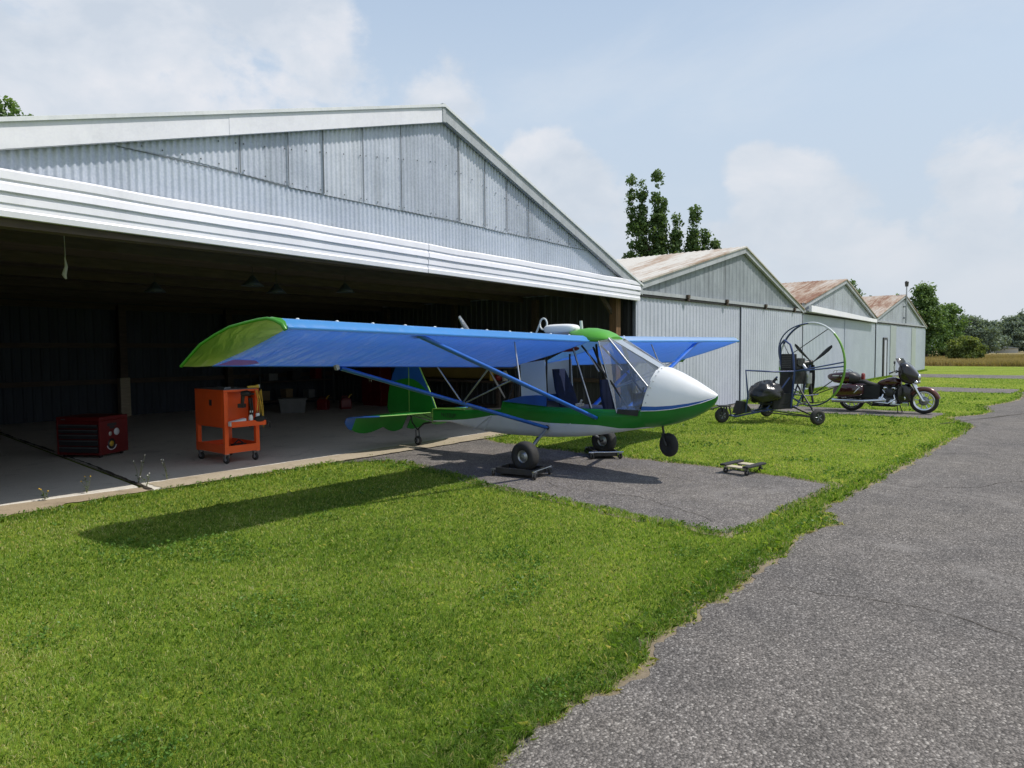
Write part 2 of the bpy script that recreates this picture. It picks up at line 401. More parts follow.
def fabric(name, col, tcol, tw, wrinkle, gl=.08, rough=.28, fk=.5):
    m, n, l, b = nodes_of(name); n.remove(b)
    nz = noise_node(n, l, 1.3, 5, .6)
    c = mixc(n, l, ramp(n, l, nz.outputs['Fac'], [(.3, (0,0,0)), (.7, (1,1,1))]).outputs['Color'], col, tuple(x*.85 for x in col))
    d = n.new('ShaderNodeBsdfDiffuse'); l.new(c, d.inputs['Color'])
    t = n.new('ShaderNodeBsdfTranslucent'); t.inputs['Color'].default_value = (*tcol, 1)
    g = n.new('ShaderNodeBsdfGlossy'); g.inputs['Roughness'].default_value = rough; g.inputs['Color'].default_value = (1,1,1,1)
    mx = n.new('ShaderNodeMixShader'); mx.inputs[0].default_value = tw
    l.new(d.outputs[0], mx.inputs[1]); l.new(t.outputs[0], mx.inputs[2])
    fr = n.new('ShaderNodeFresnel'); fr.inputs['IOR'].default_value = 1.4
    m2 = n.new('ShaderNodeMixShader')
    l.new(math_node(n, l, 'MULTIPLY_ADD', fr.outputs[0], fk, gl), m2.inputs[0])
    l.new(mx.outputs[0], m2.inputs[1]); l.new(g.outputs[0], m2.inputs[2])
    l.new(m2.outputs[0], n['Material Output'].inputs['Surface'])
    if wrinkle:
        tc = n.new('ShaderNodeTexCoord'); mp = n.new('ShaderNodeMapping'); mp.inputs['Rotation'].default_value = (0, 0, R(38)); mp.inputs['Scale'].default_value = (1, 5, 1)
        w = n.new('ShaderNodeTexNoise'); w.inputs['Scale'].default_value = 1.7; w.inputs['Detail'].default_value = 4; w.inputs['Distortion'].default_value = .5
        l.new(tc.outputs['Object'], mp.inputs['Vector']); l.new(mp.outputs['Vector'], w.inputs['Vector'])
        bp = n.new('ShaderNodeBump'); bp.inputs['Strength'].default_value = wrinkle; bp.inputs['Distance'].default_value = .08
        l.new(w.outputs['Fac'], bp.inputs['Height'])
        for s in (d, g): l.new(bp.outputs['Normal'], s.inputs['Normal'])
    return m
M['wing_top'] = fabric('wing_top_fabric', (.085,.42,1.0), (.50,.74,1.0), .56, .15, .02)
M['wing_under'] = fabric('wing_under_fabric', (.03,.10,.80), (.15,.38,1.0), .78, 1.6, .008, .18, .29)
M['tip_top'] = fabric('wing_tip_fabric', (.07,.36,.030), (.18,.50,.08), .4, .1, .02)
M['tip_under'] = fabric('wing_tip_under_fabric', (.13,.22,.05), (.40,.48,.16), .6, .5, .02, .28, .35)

def glass_mat(name, tint, rough=.03, refl=.10, haze=0):
    m, n, l, b = nodes_of(name); n.remove(b)
    t = n.new('ShaderNodeBsdfTransparent'); t.inputs['Color'].default_value = (*tint, 1)
    g = n.new('ShaderNodeBsdfGlossy'); g.inputs['Roughness'].default_value = rough
    fr = n.new('ShaderNodeFresnel'); fr.inputs['IOR'].default_value = 1.45
    nz = noise_node(n, l, 3, 3)
    mx = n.new('ShaderNodeMixShader')
    l.new(math_node(n, l, 'MULTIPLY_ADD', nz.outputs['Fac'], refl*.6, math_node(n, l, 'MULTIPLY_ADD', fr.outputs[0], .8, refl*.3)), mx.inputs[0])
    l.new(t.outputs[0], mx.inputs[1]); l.new(g.outputs[0], mx.inputs[2])
    d = n.new('ShaderNodeBsdfDiffuse'); d.inputs['Color'].default_value = (.55,.57,.60,1)
    hzm = n.new('ShaderNodeMixShader'); hzm.inputs[0].default_value = haze
    l.new(mx.outputs[0], hzm.inputs[1]); l.new(d.outputs[0], hzm.inputs[2])
    l.new(hzm.outputs[0], n['Material Output'].inputs['Surface'])
    return m
M['lexan'] = glass_mat('tinted_lexan', (.62,.64,.68), .12, .34, .20)
M['smoke'] = glass_mat('smoked_screen', (.10,.10,.11))

# ------------------------------------------------------------------ camera
CAM_H = 1.7; YAW = R(39.056); PITCH = R(-2.8437); ROLL = R(-.4317); F = 676.8
fw = Vector((math.cos(YAW)*math.cos(PITCH), math.sin(YAW)*math.cos(PITCH), math.sin(PITCH)))
rt = Vector((math.sin(YAW), -math.cos(YAW), 0)); up = rt.cross(fw)
r2 = rt*math.cos(ROLL) + up*math.sin(ROLL); u2 = up*math.cos(ROLL) - rt*math.sin(ROLL)
cam = bpy.data.objects.new('camera', bpy.data.cameras.new('camera')); COL.objects.link(cam)
cam.data.sensor_width = 36; cam.data.lens = F*36/1024; cam.data.clip_end = 3000; cam.data.clip_start = .05
mw = Matrix((r2, u2, -fw)).transposed().to_4x4(); mw.translation = (0, 0, CAM_H)
cam.matrix_world = mw
scene.camera = cam

# ------------------------------------------------------------------ sky and sun
SUN = Vector((.41, -.52, 1)).normalized()
w = bpy.data.worlds.new('World'); scene.world = w; w.use_nodes = True
n = w.node_tree.nodes; l = w.node_tree.links
bg = n['Background']
sky = n.new('ShaderNodeTexSky'); sky.sky_type = 'NISHITA'; sky.sun_disc = False
sky.sun_elevation = math.asin(SUN.z); sky.sun_rotation = math.atan2(SUN.x, SUN.y)
sky.air_density = 1.2; sky.dust_density = 2.5; sky.ozone_density = 1.0
tc = n.new('ShaderNodeTexCoord')
nrm = n.new('ShaderNodeVectorMath'); nrm.operation = 'NORMALIZE'; l.new(tc.outputs['Generated'], nrm.inputs[0])
sep = n.new('ShaderNodeSeparateXYZ'); l.new(nrm.outputs[0], sep.inputs[0])
def wnoise(scale, detail, rough=.55, off=(0,0,0), stretch=(1,1,1), dist=0):
    mp = n.new('ShaderNodeMapping'); mp.inputs['Location'].default_value = off; mp.inputs['Scale'].default_value = stretch
    l.new(nrm.outputs[0], mp.inputs['Vector'])
    t = n.new('ShaderNodeTexNoise'); t.inputs['Scale'].default_value = scale; t.inputs['Detail'].default_value = detail
    t.inputs['Roughness'].default_value = rough; t.inputs['Distortion'].default_value = dist
    l.new(mp.outputs[0], t.inputs['Vector']); return t.outputs['Fac']
puff = wnoise(5.5, 10, .56, (3.1, .4, 1.7), (1, 1, 1.5), .2)
fine = wnoise(15, 8, .6, (1.3, 2.2, .5), (1, 1, 1.4))
def blob(d, r0, r1):
    """1 inside angle r0 from direction d, falling to 0 at r1"""
    dt = n.new('ShaderNodeVectorMath'); dt.operation = 'DOT_PRODUCT'
    l.new(nrm.outputs[0], dt.inputs[0]); dt.inputs[1].default_value = Vector(d).normalized()
    mr = n.new('ShaderNodeMapRange'); mr.inputs[1].default_value = math.cos(R(r1)); mr.inputs[2].default_value = math.cos(R(r0)); mr.clamp = True
    l.new(dt.outputs['Value'], mr.inputs[0]); return mr.outputs[0]
blobs = [((.33,.88,.36), 10, 17), ((.46,.81,.345), 8, 13), ((.555,.765,.315), 4, 8), ((.60,.74,.28), 2, 6), ((.20,.92,.40), 8, 18), ((.66,.68,.30), 1, 8),
         ((.80,.555,.20), 3, 7.5), ((.785,.575,.255), 2, 5.5), ((.84,.50,.16), 2, 7),
         ((.925,.305,.185), .5, 6.5), ((.945,.25,.165), .8, 6.5), ((.915,.325,.225), .2, 4), ((.97,.19,.125), 1, 7), ((.985,.11,.11), 1.5, 8), ((.95,.05,.14), 1.5, 9),
         ((.9,.40,.11), 1, 9), ((-.6,.6,.3), 10, 30), ((-.7,-.5,.4), 8, 25), ((.3,-.85,.35), 8, 22), ((.8,-.5,.25), 5, 15)]
acc = None
for d, a, b_ in blobs:
    o = blob(d, a, b_)
    acc = o if acc is None else math_node(n, l, 'MAXIMUM', acc, o)
den = math_node(n, l, 'ADD', math_node(n, l, 'MULTIPLY', acc, .60), math_node(n, l, 'MULTIPLY', math_node(n, l, 'SUBTRACT', puff, .5), 1.35))
den = math_node(n, l, 'ADD', den, math_node(n, l, 'MULTIPLY', math_node(n, l, 'SUBTRACT', fine, .5), .35))
mask = n.new('ShaderNodeMapRange'); mask.interpolation_type = 'SMOOTHSTEP'
mask.inputs[1].default_value = .33; mask.inputs[2].default_value = .54; l.new(den, mask.inputs[0])
mask = math_node(n, l, 'MULTIPLY', mask.outputs[0], .80)
veil = wnoise(2.2, 7, .6, (.2, 4.0, .9), (1, 1, 2.2), .4)
veilm = n.new('ShaderNodeMapRange'); veilm.interpolation_type = 'SMOOTHSTEP'
veilm.inputs[1].default_value = .45; veilm.inputs[2].default_value = .72; veilm.inputs[4].default_value = .30; l.new(veil, veilm.inputs[0])
# hazy air: the Nishita sky brought towards a pale summer haze near the ground
skyc = mixc(n, l, 1.0, sky.outputs[0], (.085,.085,.085), 'MULTIPLY')
elev = n.new('ShaderNodeMapRange'); elev.inputs[1].default_value = 0; elev.inputs[2].default_value = .6; l.new(sep.outputs['Z'], elev.inputs[0])
haze = ramp(n, l, elev.outputs[0], [(0, (.63,.70,.77)), (.25, (.62,.715,.83)), (.55, (.635,.76,.915)), (1, (.48,.64,.88))])
hz = n.new('ShaderNodeMapRange'); hz.inputs[1].default_value = -.1; hz.inputs[2].default_value = .9; hz.inputs[3].default_value = 1; hz.inputs[4].default_value = .55
l.new(sep.outputs['Z'], hz.inputs[0])
base = mixc(n, l, hz.outputs[0], skyc, haze.outputs['Color'])
base = mixc(n, l, veilm.outputs[0], base, (.76,.80,.86))
shade = wnoise(7.5, 7, .55, (6.1, 1.4, 2.65), (1, 1, 1.6), .2)
cl0 = ramp(n, l, shade, [(.36, (.62,.68,.765)), (.5, (.74,.775,.835)), (.64, (.87,.865,.895))]).outputs['Color']
low = n.new('ShaderNodeMapRange'); low.inputs[1].default_value = .06; low.inputs[2].default_value = .36; low.inputs[3].default_value = .80; low.inputs[4].default_value = 0; l.new(sep.outputs['Z'], low.inputs[0])
clm = mixc(n, l, low.outputs[0], cl0, (.64,.70,.775))      # clouds sink into the haze towards the ground
full = mixc(n, l, mask, base, clm)
l.new(full, bg.inputs['Color']); bg.inputs['Strength'].default_value = 1.0
sun = bpy.data.objects.new('sun', bpy.data.lights.new('sun', 'SUN')); COL.objects.link(sun)
sun.data.energy = 3.9; sun.data.angle = R(.6); sun.data.color = (1, .955, .88)
sun.rotation_euler = (-SUN).to_track_quat('-Z', 'Y').to_euler(); sun.location = (0, 0, 30)
scene.view_settings.view_transform = 'Standard'; scene.view_settings.look = 'None'
scene.view_settings.exposure = 0; scene.view_settings.gamma = 1
scene.cycles.max_bounces = 8; scene.cycles.transparent_max_bounces = 16
scene.cycles.caustics_reflective = False; scene.cycles.caustics_refractive = False

# ------------------------------------------------------------------ the ground
def flat_poly(name, pts, z, mat, jit=0.0, step=.12, seed=1, skip=None):
    """flat sheet with a ragged outline"""
    rr = random.Random(seed); out = []
    k = len(pts)
    for i in range(k):
        a = Vector((*pts[i], 0)); b = Vector((*pts[(i+1) % k], 0)); L = (b-a).length
        m = max(1, min(900, int(L/step))) if jit else 1
        nn = Vector((-(b-a).y, (b-a).x, 0)).normalized()
        ph = rr.random()*9
        for j in range(m):
            p = a.lerp(b, j/m)
            d = 0
            if jit and not (skip and skip(p)):
                s = j*L/m
                d = jit*(.7*math.sin(s*1.7+ph) + .6*math.sin(s*4.3+2*ph) + .4*math.sin(s*11+3*ph) + rr.uniform(-.55,.55))
            q = p + nn*d
            out.append((q.x, q.y, z))
    mb = MB(); mb.add(out, [tuple(range(len(out)))], 0)
    return structure(mb.build(name, mat))
g = MB()
gs = [-1500,-600,-200,-60,-20,0,20,60,120,300,800,1500]
for i in range(len(gs)-1):
    for j in range(len(gs)-1):
        g.add([(gs[i],gs[j],0),(gs[i+1],gs[j],0),(gs[i+1],gs[j+1],0),(gs[i],gs[j+1],0)], [(0,1,2,3)])
structure(g.build('ground', M['lawn'], weld=True))

def vnoise(x, y, seed):
    """smooth value noise"""
    r_ = np.random.default_rng(seed); T = r_.random((256,256))
    xi = np.floor(x).astype(int); yi = np.floor(y).astype(int); fx = x-xi; fy = y-yi
    fx = fx*fx*(3-2*fx); fy = fy*fy*(3-2*fy)
    g_ = lambda a, b: T[a % 256, b % 256]
    return (g_(xi,yi)*(1-fx)+g_(xi+1,yi)*fx)*(1-fy) + (g_(xi,yi+1)*(1-fx)+g_(xi+1,yi+1)*fx)*fy
def rag_at(x, y): return .07*(vnoise(x*2.3, y*2.3, 3)-.5) + .09*(vnoise(x*8, y*8, 4)-.5) + .06*(vnoise(x*21, y*21, 5)-.5)
ROAD_EDGE = [(-14,1.85),(-5,1.8),(2,1.78),(2.6,1.80),(2.84,1.75),(3.4,1.76),(4,1.78),(5.3,1.75),(6.2,1.76),(6.7,1.70),(6.96,1.60),(7.2,1.70),(7.42,1.90),(7.8,1.86),(8.2,1.80),(10.6,1.70),(12,1.62),(13.5,1.57),
             (15,1.50),(16.6,1.42),(17.3,1.40),(17.9,1.52),(18.5,1.78),(19.0,1.98),(19.5,1.95),(20.3,1.55),(21.4,1.30),(22,1.42),(23.5,1.62),(24.4,1.40),(25.5,1.15),(27,1.0),(29,.95),(31,1.1),(33,.9),(60,.2),(90,-.3)]
_re = np.array(ROAD_EDGE)
def edge_line(off, wob=0.0):
    xs = np.concatenate([np.arange(-14, -2, .5), np.arange(-2, 36, .035), np.arange(36, 90.1, .5)])
    y0 = np.interp(xs, _re[:,0], _re[:,1]) + .03; ys = y0.copy()
    for _ in range(6): ys = y0 - rag_at(xs, ys)
    ys = ys + off + wob*np.clip(vnoise(xs*1.3, xs*0+9, 77)-.35, 0, 1)*2 + wob*.5*(vnoise(xs*9, xs*0+2, 78)-.5)
    return list(zip(xs.tolist(), ys.tolist()))
flat_poly('road_margin', [(-14,-5.6),(90,-5.6)] + edge_line(.05, .05)[::-1], .004, M['dirt'])
flat_poly('road', [(-14,-5.6),(90,-5.6)] + edge_line(-.03, -.055)[::-1], .008, M['road'])
APRON = [(6.02,2.38),(6.10,3.2),(6.28,4.3),(6.42,5.46),(6.62,6.2),(6.80,6.9),(6.93,7.6),(6.85,8.1),(6.35,8.45),(6.2,8.64),(9.7,8.64),(9.45,8.0),(9.3,7.0),(9.27,5.0),(9.27,3.8),(9.13,2.85),(8.92,2.17),(8.4,2.2),(7.86,2.23),(6.97,2.27),(6.4,2.29)][::-1]
atend = lambda p: p.y > 8.55
cen = Vector((7.8, 5))
flat_poly('apron_margin', [((x-7.8)*1.09+7.8, (y-5.4)*1.035+5.4 if y < 8.5 else y) for x, y in APRON], .004, M['dirt'], .06, .06, 6, atend)
flat_poly('apron', APRON, .008, M['apron'], .022, .06, 5, atend)
A2 = [(18.75,2.35),(20.5,2.25),(20.6,7.72),(18.7,7.72)]
A3 = [(30.4,1.35),(33.6,1.2),(33.7,7.72),(30.3,7.72)]
A4 = [(44.5,-.1),(49.5,-.2),(50,7.72),(44.3,7.72)]
for k, A in enumerate((A2, A3, A4)):
    flat_poly('apron', A, .008, M['apron'], .05, .15, 20+k, lambda p: p.y > 7.6)
flat_poly('field', [(71.5,-60),(71.2,2),(71.5,9.6),(72,60),(420,260),(420,-160)], .006, M['fieldground'], .3, 1.0, 8, lambda p: p.x > 75)
# concrete floor of the open hangar: two pours with a dirty joint between them
def slab(name, poly, z):
    mb = MB(); mb.prism([(x, y, -.05) for x, y in poly], (0, 0, z+.05), 0)
    return structure(mb.build(name, M['slab'], bevel=.008))
slab('floor_slab', [(3.64,8.68),(14.27,8.66),(14.27,19.6),(4.45,19.6)], .022)
slab('floor_slab', [(1.5,9.25),(3.3,9.02),(3.60,9.0),(4.40,19.6),(1.5,19.6)], .018)
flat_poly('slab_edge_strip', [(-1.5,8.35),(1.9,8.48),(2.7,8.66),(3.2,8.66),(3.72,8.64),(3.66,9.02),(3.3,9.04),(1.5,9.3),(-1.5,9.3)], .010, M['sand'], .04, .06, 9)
flat_poly('slab_edge_strip', [(3.7,8.60),(6.3,8.54),(9.8,8.52),(14.2,8.56),(14.2,9.10),(3.72,9.12)], .0268, M['sunlit_slab'], .025, .05, 10)  # overlay on the sunlit slab band, painted darker to offset the sun
flat_poly('slab_joint', [(3.61,8.72),(3.65,8.72),(3.71,9.4),(3.91,11.5),(4.445,19.5),(4.41,19.5),(3.87,11.5),(3.66,9.4)], .0245, M['crack'], .012, .06, 11)
flat_poly('road_joint', [(17.5,2.02),(18.0,1.85),(19.2,1.42),(21.3,.66),(24.0,-.4),(24.0,-.36),(21.33,.71),(19.22,1.47),(18.0,1.90),(17.5,2.06)], .0125, M['crack'], .015, .06, 12)

def crack(pts, w_, seed):
    r_ = random.Random(seed); L_, R_ = [], []
    P = [Vector((*p, 0)) for p in pts]; dense = []
    for a, b in zip(P[:-1], P[1:]):
        k = max(2, int((b-a).length/.07)); dense += [a.lerp(b, t/k) for t in range(k)]
    dense.append(P[-1]); off = 0
    for t, p in enumerate(dense):
        d = (dense[min(t+1, len(dense)-1)] - dense[max(t-1, 0)]).normalized(); nn = Vector((-d.y, d.x, 0))
        off = off*.8 + r_.uniform(-.03,.03); ww = w_*r_.uniform(.35,1.2)
        L_.append(p + nn*(off+ww)); R_.append(p + nn*(off-ww))
    flat_poly('road_crack', [(p.x, p.y) for p in L_ + R_[::-1]], .0122, M['crack'])
crack([(4.9,1.5),(5.0,.6),(4.6,-.3),(4.9,-1.6)], .004, 3); crack([(9.3,1.5),(9.8,.7),(10.6,.35),(11.2,-.6)], .005, 4); crack([(12.6,1.4),(13.1,.5),(13.0,-.4)], .006, 5); crack([(6.35,2.6),(6.9,3.7),(6.8,4.8),(7.4,6.2)], .004, 6); crack([(8.3,2.3),(8.0,3.4),(8.5,4.5)], .003, 7); crack([(10.6,.35),(9.7,-.2),(8.9,-1.0)], .004, 8)
# ------------------------------------------------------------------ hangars
def corr_sheet(mb, x0, x1, y, z0f, z1f, pitch=.076, amp=.009, per=6, mat=0, trapez=False):
    """corrugated sheet in the XZ plane, facing -Y"""
    step = pitch/per; k = max(2, int((x1-x0)/step)); vs = []
    for i in range(k+1):
        x = x0 + (x1-x0)*i/k
        ph = (x/pitch) % 1.0
        if trapez: d = amp*(1 if .40 < ph < .60 else 0 if (ph < .3 or ph > .7) else (ph-.3)/.1 if ph < .5 else (.7-ph)/.1)
        else: d = amp*math.sin(2*math.pi*ph)
        vs += [(x, y-d, z0f(x)), (x, y-d, z1f(x))]
    mb.add(vs, [(2*i, 2*i+2, 2*i+3, 2*i+1) for i in range(k)], mat, not trapez)
def corr_side(mb, y0, y1, x, z0, z1, pitch=.2, amp=.018, mat=0):
    per = 10; step = pitch/per; k = max(2, int((y1-y0)/step)); vs = []
    for i in range(k+1):
        y = y0 + (y1-y0)*i/k; ph = (y/pitch) % 1.0
        d = amp*(1 if .40 < ph < .60 else 0 if (ph < .3 or ph > .7) else (ph-.3)/.1 if ph < .5 else (.7-ph)/.1)
        vs += [(x-d, y, z0), (x-d, y, z1)]
    mb.add(vs, [(2*i, 2*i+2, 2*i+3, 2*i+1) for i in range(k)], mat)
def lin(xa, za, xb, zb): return lambda x: za + (zb-za)*(x-xa)/(xb-xa)

FY = 7.78       # face of the whole row
# --- the open hangar
AX, AZ = 7.78, 5.57
XL, ZL, XR, ZR = 1.5, 3.72, 14.26, 3.22
roofL = lin(XL, ZL, AX, AZ); roofR = lin(AX, AZ, XR, ZR)
roofz = lambda x: roofL(x) if x < AX else roofR(x)
H1 = thing('hangar', 'large open corrugated hangar with a white ribbed header, the airplane in its doorway', 'hangar', (AX, FY, 0), group='row of gabled hangars')
hb = lin(2, 2.98, 14.32, 2.83); ht = lin(2, 3.44, 14.0, 3.30)
# lower band of siding
mb = MB(); corr_sheet(mb, XL, XR-.1, FY-.02, lambda x: ht(x)-.06, lambda x: roofz(x)-.16)
low = mb.build('gable_siding', M['corr_low'], H1, world=True)
# upper overlapping sheets, each hung a little differently
seams = [2.98,4.37,5.03,5.56,6.23,6.94,7.60,8.19,8.83,9.42,10.05,10.68,11.36,12.10,12.7]
lapz = lambda x: 3.875 if x < 3.9 else 3.875-.065*min(1, (x-3.9)/1.2) - .012*max(0, x-9)
sbot = {0:3.72,1:3.76,2:3.82,3:3.84,4:3.84,5:3.86}
rr = random.Random(5)
for i in range(len(seams)-1):
    a, b = seams[i], seams[i+1]
    f0 = (lambda x, o=rr.uniform(-.018,.012), t=rr.uniform(-.012,.012), a=a: lapz(x) + o + t*(x-a))
    mb = MB(); corr_sheet(mb, a+.004, b+.012, FY-.030-.003*(i % 3), f0, lambda x: max(f0(x)+.01, roofz(x)-.15), amp=.008)
    o = mb.build('siding_sheet', M[rr.choice(['corr_a','corr_b','corr_a','corr_c'])], H1, world=True)
    if roofz(a) - .15 < f0(a) + .05: break
for x, wd_ in ((4.37,.010), (5.03,.004), (5.56,.011), (6.23,.005), (6.94,.004), (8.19,.014), (8.83,.006), (9.42,.009), (10.05,.004), (11.36,.005)):   # open dark laps between sheets
    mb = MB(); mb.box(x-wd_*.6, x+wd_*.6, FY-.056, FY-.0505, lapz(x)+.01, roofz(x)-.20)
    mb.build('lap_gap', M['lap_grey'], H1, world=True)
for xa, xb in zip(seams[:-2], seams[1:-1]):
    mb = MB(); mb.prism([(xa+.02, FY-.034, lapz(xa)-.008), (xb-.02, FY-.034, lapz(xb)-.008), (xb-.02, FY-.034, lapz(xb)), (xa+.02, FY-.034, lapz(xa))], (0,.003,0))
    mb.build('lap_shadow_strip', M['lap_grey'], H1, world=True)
for xa, xb in zip(seams[:-2], seams[1:-1]):
    mb = MB(); k = max(2, int((xb-xa)/.23))
    for t in range(k+1):
        x = xa+.05 + (xb-xa-.1)*t/k; mb.ellipsoid((x, FY-.05, lapz(x)+.05), (.010,.008,.010), 6, 4)
        if roofz(x)-lapz(x) > .55: mb.ellipsoid((x, FY-.05, (roofz(x)+lapz(x))*.5), (.010,.008,.010), 6, 4)
    o = mb.build('screw_row', M['lap_grey'], H1, world=True); o['kind'] = 'stuff'
# ribbed white header: two lengths
prof = [(0,0),(.0,-.064),(.055,-.072),(.072,-.062),(.110,-.062),(.118,-.054),(.128,-.074),(.19,-.074),(.200,-.062),(.228,-.050),(.232,-.092),(.30,-.086),(.312,-.076),(.338,-.068),(.346,-.087),(.42,-.087),(.44,-.06),(.455,0)]
def header(x0, x1, dy):
    mb = MB(); k = 40; rings = []
    for i in range(k+1):
        x = x0 + (x1-x0)*i/k; wob = .006*math.sin(x*1.3+.6)+.004*math.sin(x*2.9)+.003*math.sin(x*5.3)
        zb, zt = hb(x), ht(x)
        rings.append([(x, FY-.05+dy+q*1.0+(wob*.6), zb + (zt-zb)*p/.455 + wob*(p/.455)) for p, q in prof])
    kk = len(prof)
    vs = [p for r in rings for p in r]
    mb.add(vs, [(i*kk+j, (i+1)*kk+j, (i+1)*kk+j+1, i*kk+j+1) for i in range(k) for j in range(kk-1)], 0)
    mb.add(rings[0], [tuple(range(kk))]); mb.add(rings[-1], [tuple(range(kk))])
    return mb.build('header_panel', M['white_rib'], H1, world=True)
header(XL, 7.40, 0); header(7.406, 14.20, -.008)
mb = MB(); mb.box(XL, 14.3, FY-.04, FY+.14, 2.90, 3.10); mb.build('header_beam', M['brown_wood'], H1, world=True)
# rake trim
def rake(root, xa, za, xb, zb, h, y0, y1, mat, joints=(), zoff=0, name='rake_trim'):
    mb = MB()
    cuts = [xa] + list(joints) + [xb]
    f = lin(xa, za, xb, zb)
    for i in range(len(cuts)-1):
        a, b = cuts[i], cuts[i+1]; d = .004*(i % 2)
        mb.prism([(a, y0-d, f(a)-h), (b, y0-d, f(b)-h), (b, y0-d, f(b)), (a, y0-d, f(a))], (0, y1-y0, 0), 0)
    return mb.build(name, mat, root, world=True)
rake(H1, XL-.1, ZL-.03, AX, AZ, .265, FY-.13, FY-.055, M['white_trim'], (4.2, 7.25))
rake(H1, AX, AZ, XR+.05, ZR-.02, .23, FY-.13, FY-.055, M['fascia_grey'], (10.4, 12.6))
mb = MB(); mb.box(AX-.035, AX+.035, FY-.142, FY-.06, AZ-.27, AZ+.015); mb.build('ridge_cap', M['fascia_grey'], H1, world=True)
def roof(root, xa, za, xb, zb, mat, y0=FY-.16, y1=20.2, t=.035, name='roof'):
    """ribbed roof slope"""
    mb = MB(); f = lin(xa, za, xb, zb); vs = []
    per = 5; k = int((y1-y0)/.2)*per
    for i in range(k+1):
        y = y0 + (y1-y0)*i/k; ph = (i % per)
        d = .018 if ph in (2,) else 0
        vs += [(xa, y, za+.006+d), (xb, y, zb+.006+d), (xa, y, za-t), (xb, y, zb-t)]
    fs = []
    for i in range(k): a = 4*i; fs += [(a, a+1, a+5, a+4), (a+2, a+6, a+7, a+3)]
    fs += [(0, 2, 3, 1), (4*k, 4*k+1, 4*k+3, 4*k+2), ]
    mb.add(vs, fs, 0)
    return mb.build(name, mat, root, world=True)
roof(H1, XL-.15, ZL-.03, AX, AZ, M['roof1']); roof(H1, AX, AZ, XR+.05, ZR-.015, M['roof1'])
# inside
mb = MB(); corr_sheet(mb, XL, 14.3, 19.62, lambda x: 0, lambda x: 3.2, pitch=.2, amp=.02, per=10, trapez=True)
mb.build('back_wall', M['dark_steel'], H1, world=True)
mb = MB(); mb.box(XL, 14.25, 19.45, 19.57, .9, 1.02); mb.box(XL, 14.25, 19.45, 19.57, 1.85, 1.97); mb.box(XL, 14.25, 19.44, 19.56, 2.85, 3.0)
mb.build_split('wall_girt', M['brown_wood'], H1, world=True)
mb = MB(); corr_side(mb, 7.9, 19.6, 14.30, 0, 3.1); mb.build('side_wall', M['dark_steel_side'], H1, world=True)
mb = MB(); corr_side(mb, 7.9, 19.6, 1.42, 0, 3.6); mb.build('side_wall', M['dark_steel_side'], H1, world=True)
mb = MB(); mb.box(14.12, 14.24, 8.2, 19.4, .9, 1.0); mb.box(14.12, 14.24, 8.2, 19.4, 1.9, 2.0); mb.build_split('wall_girt', M['brown_wood'], H1, world=True)
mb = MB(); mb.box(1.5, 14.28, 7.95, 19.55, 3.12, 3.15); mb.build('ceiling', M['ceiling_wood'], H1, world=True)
for y in (9.3, 11.2, 13.1, 15.0, 16.9, 18.6):
    mb = MB(); mb.box(1.5, 14.26, y-.03, y+.03, 2.97, 3.118); mb.build('ceiling_joist', M['brown_wood'], H1, world=True)
mb = MB(); mb.box(13.66, 13.86, 7.98, 8.16, .02, 2.9); mb.build('timber_post', M['post_wood'], H1, world=True)
mb = MB(); mb.prism([(13.68,8.09,2.5),(13.1,8.09,2.97),(13.24,8.09,2.97),(13.68,8.09,2.62)], (0,.06,0)); mb.build('knee_brace', M['brown_wood'], H1, world=True)
mb = MB(); mb.box(13.98, 14.12, 7.86, 7.98, .02, 2.9); mb.build('door_jamb', M['black_gap'], H1, world=True)
for x, zz in ((7.45, 1.05), (10.4, 0), (4.6, 0)):
    mb = MB(); mb.box(x-.09, x+.09, 19.26, 19.43, zz, 2.96); mb.build('timber_post', M['brown_wood'], H1, world=True)
mb = MB(); mb.box(7.33, 7.57, 19.22, 19.43, .02, 1.05); mb.build('post_sleeve', M['pale_wood'], H1, world=True)
for k, (y, z) in enumerate(((10.6,0), (13.5,0), (16.4,0))):
    mb = MB(); mb.box(13.98, 14.11, y-.08, y+.08, .02, 3.0); mb.build('timber_post', M['brown_wood'], H1, world=True)

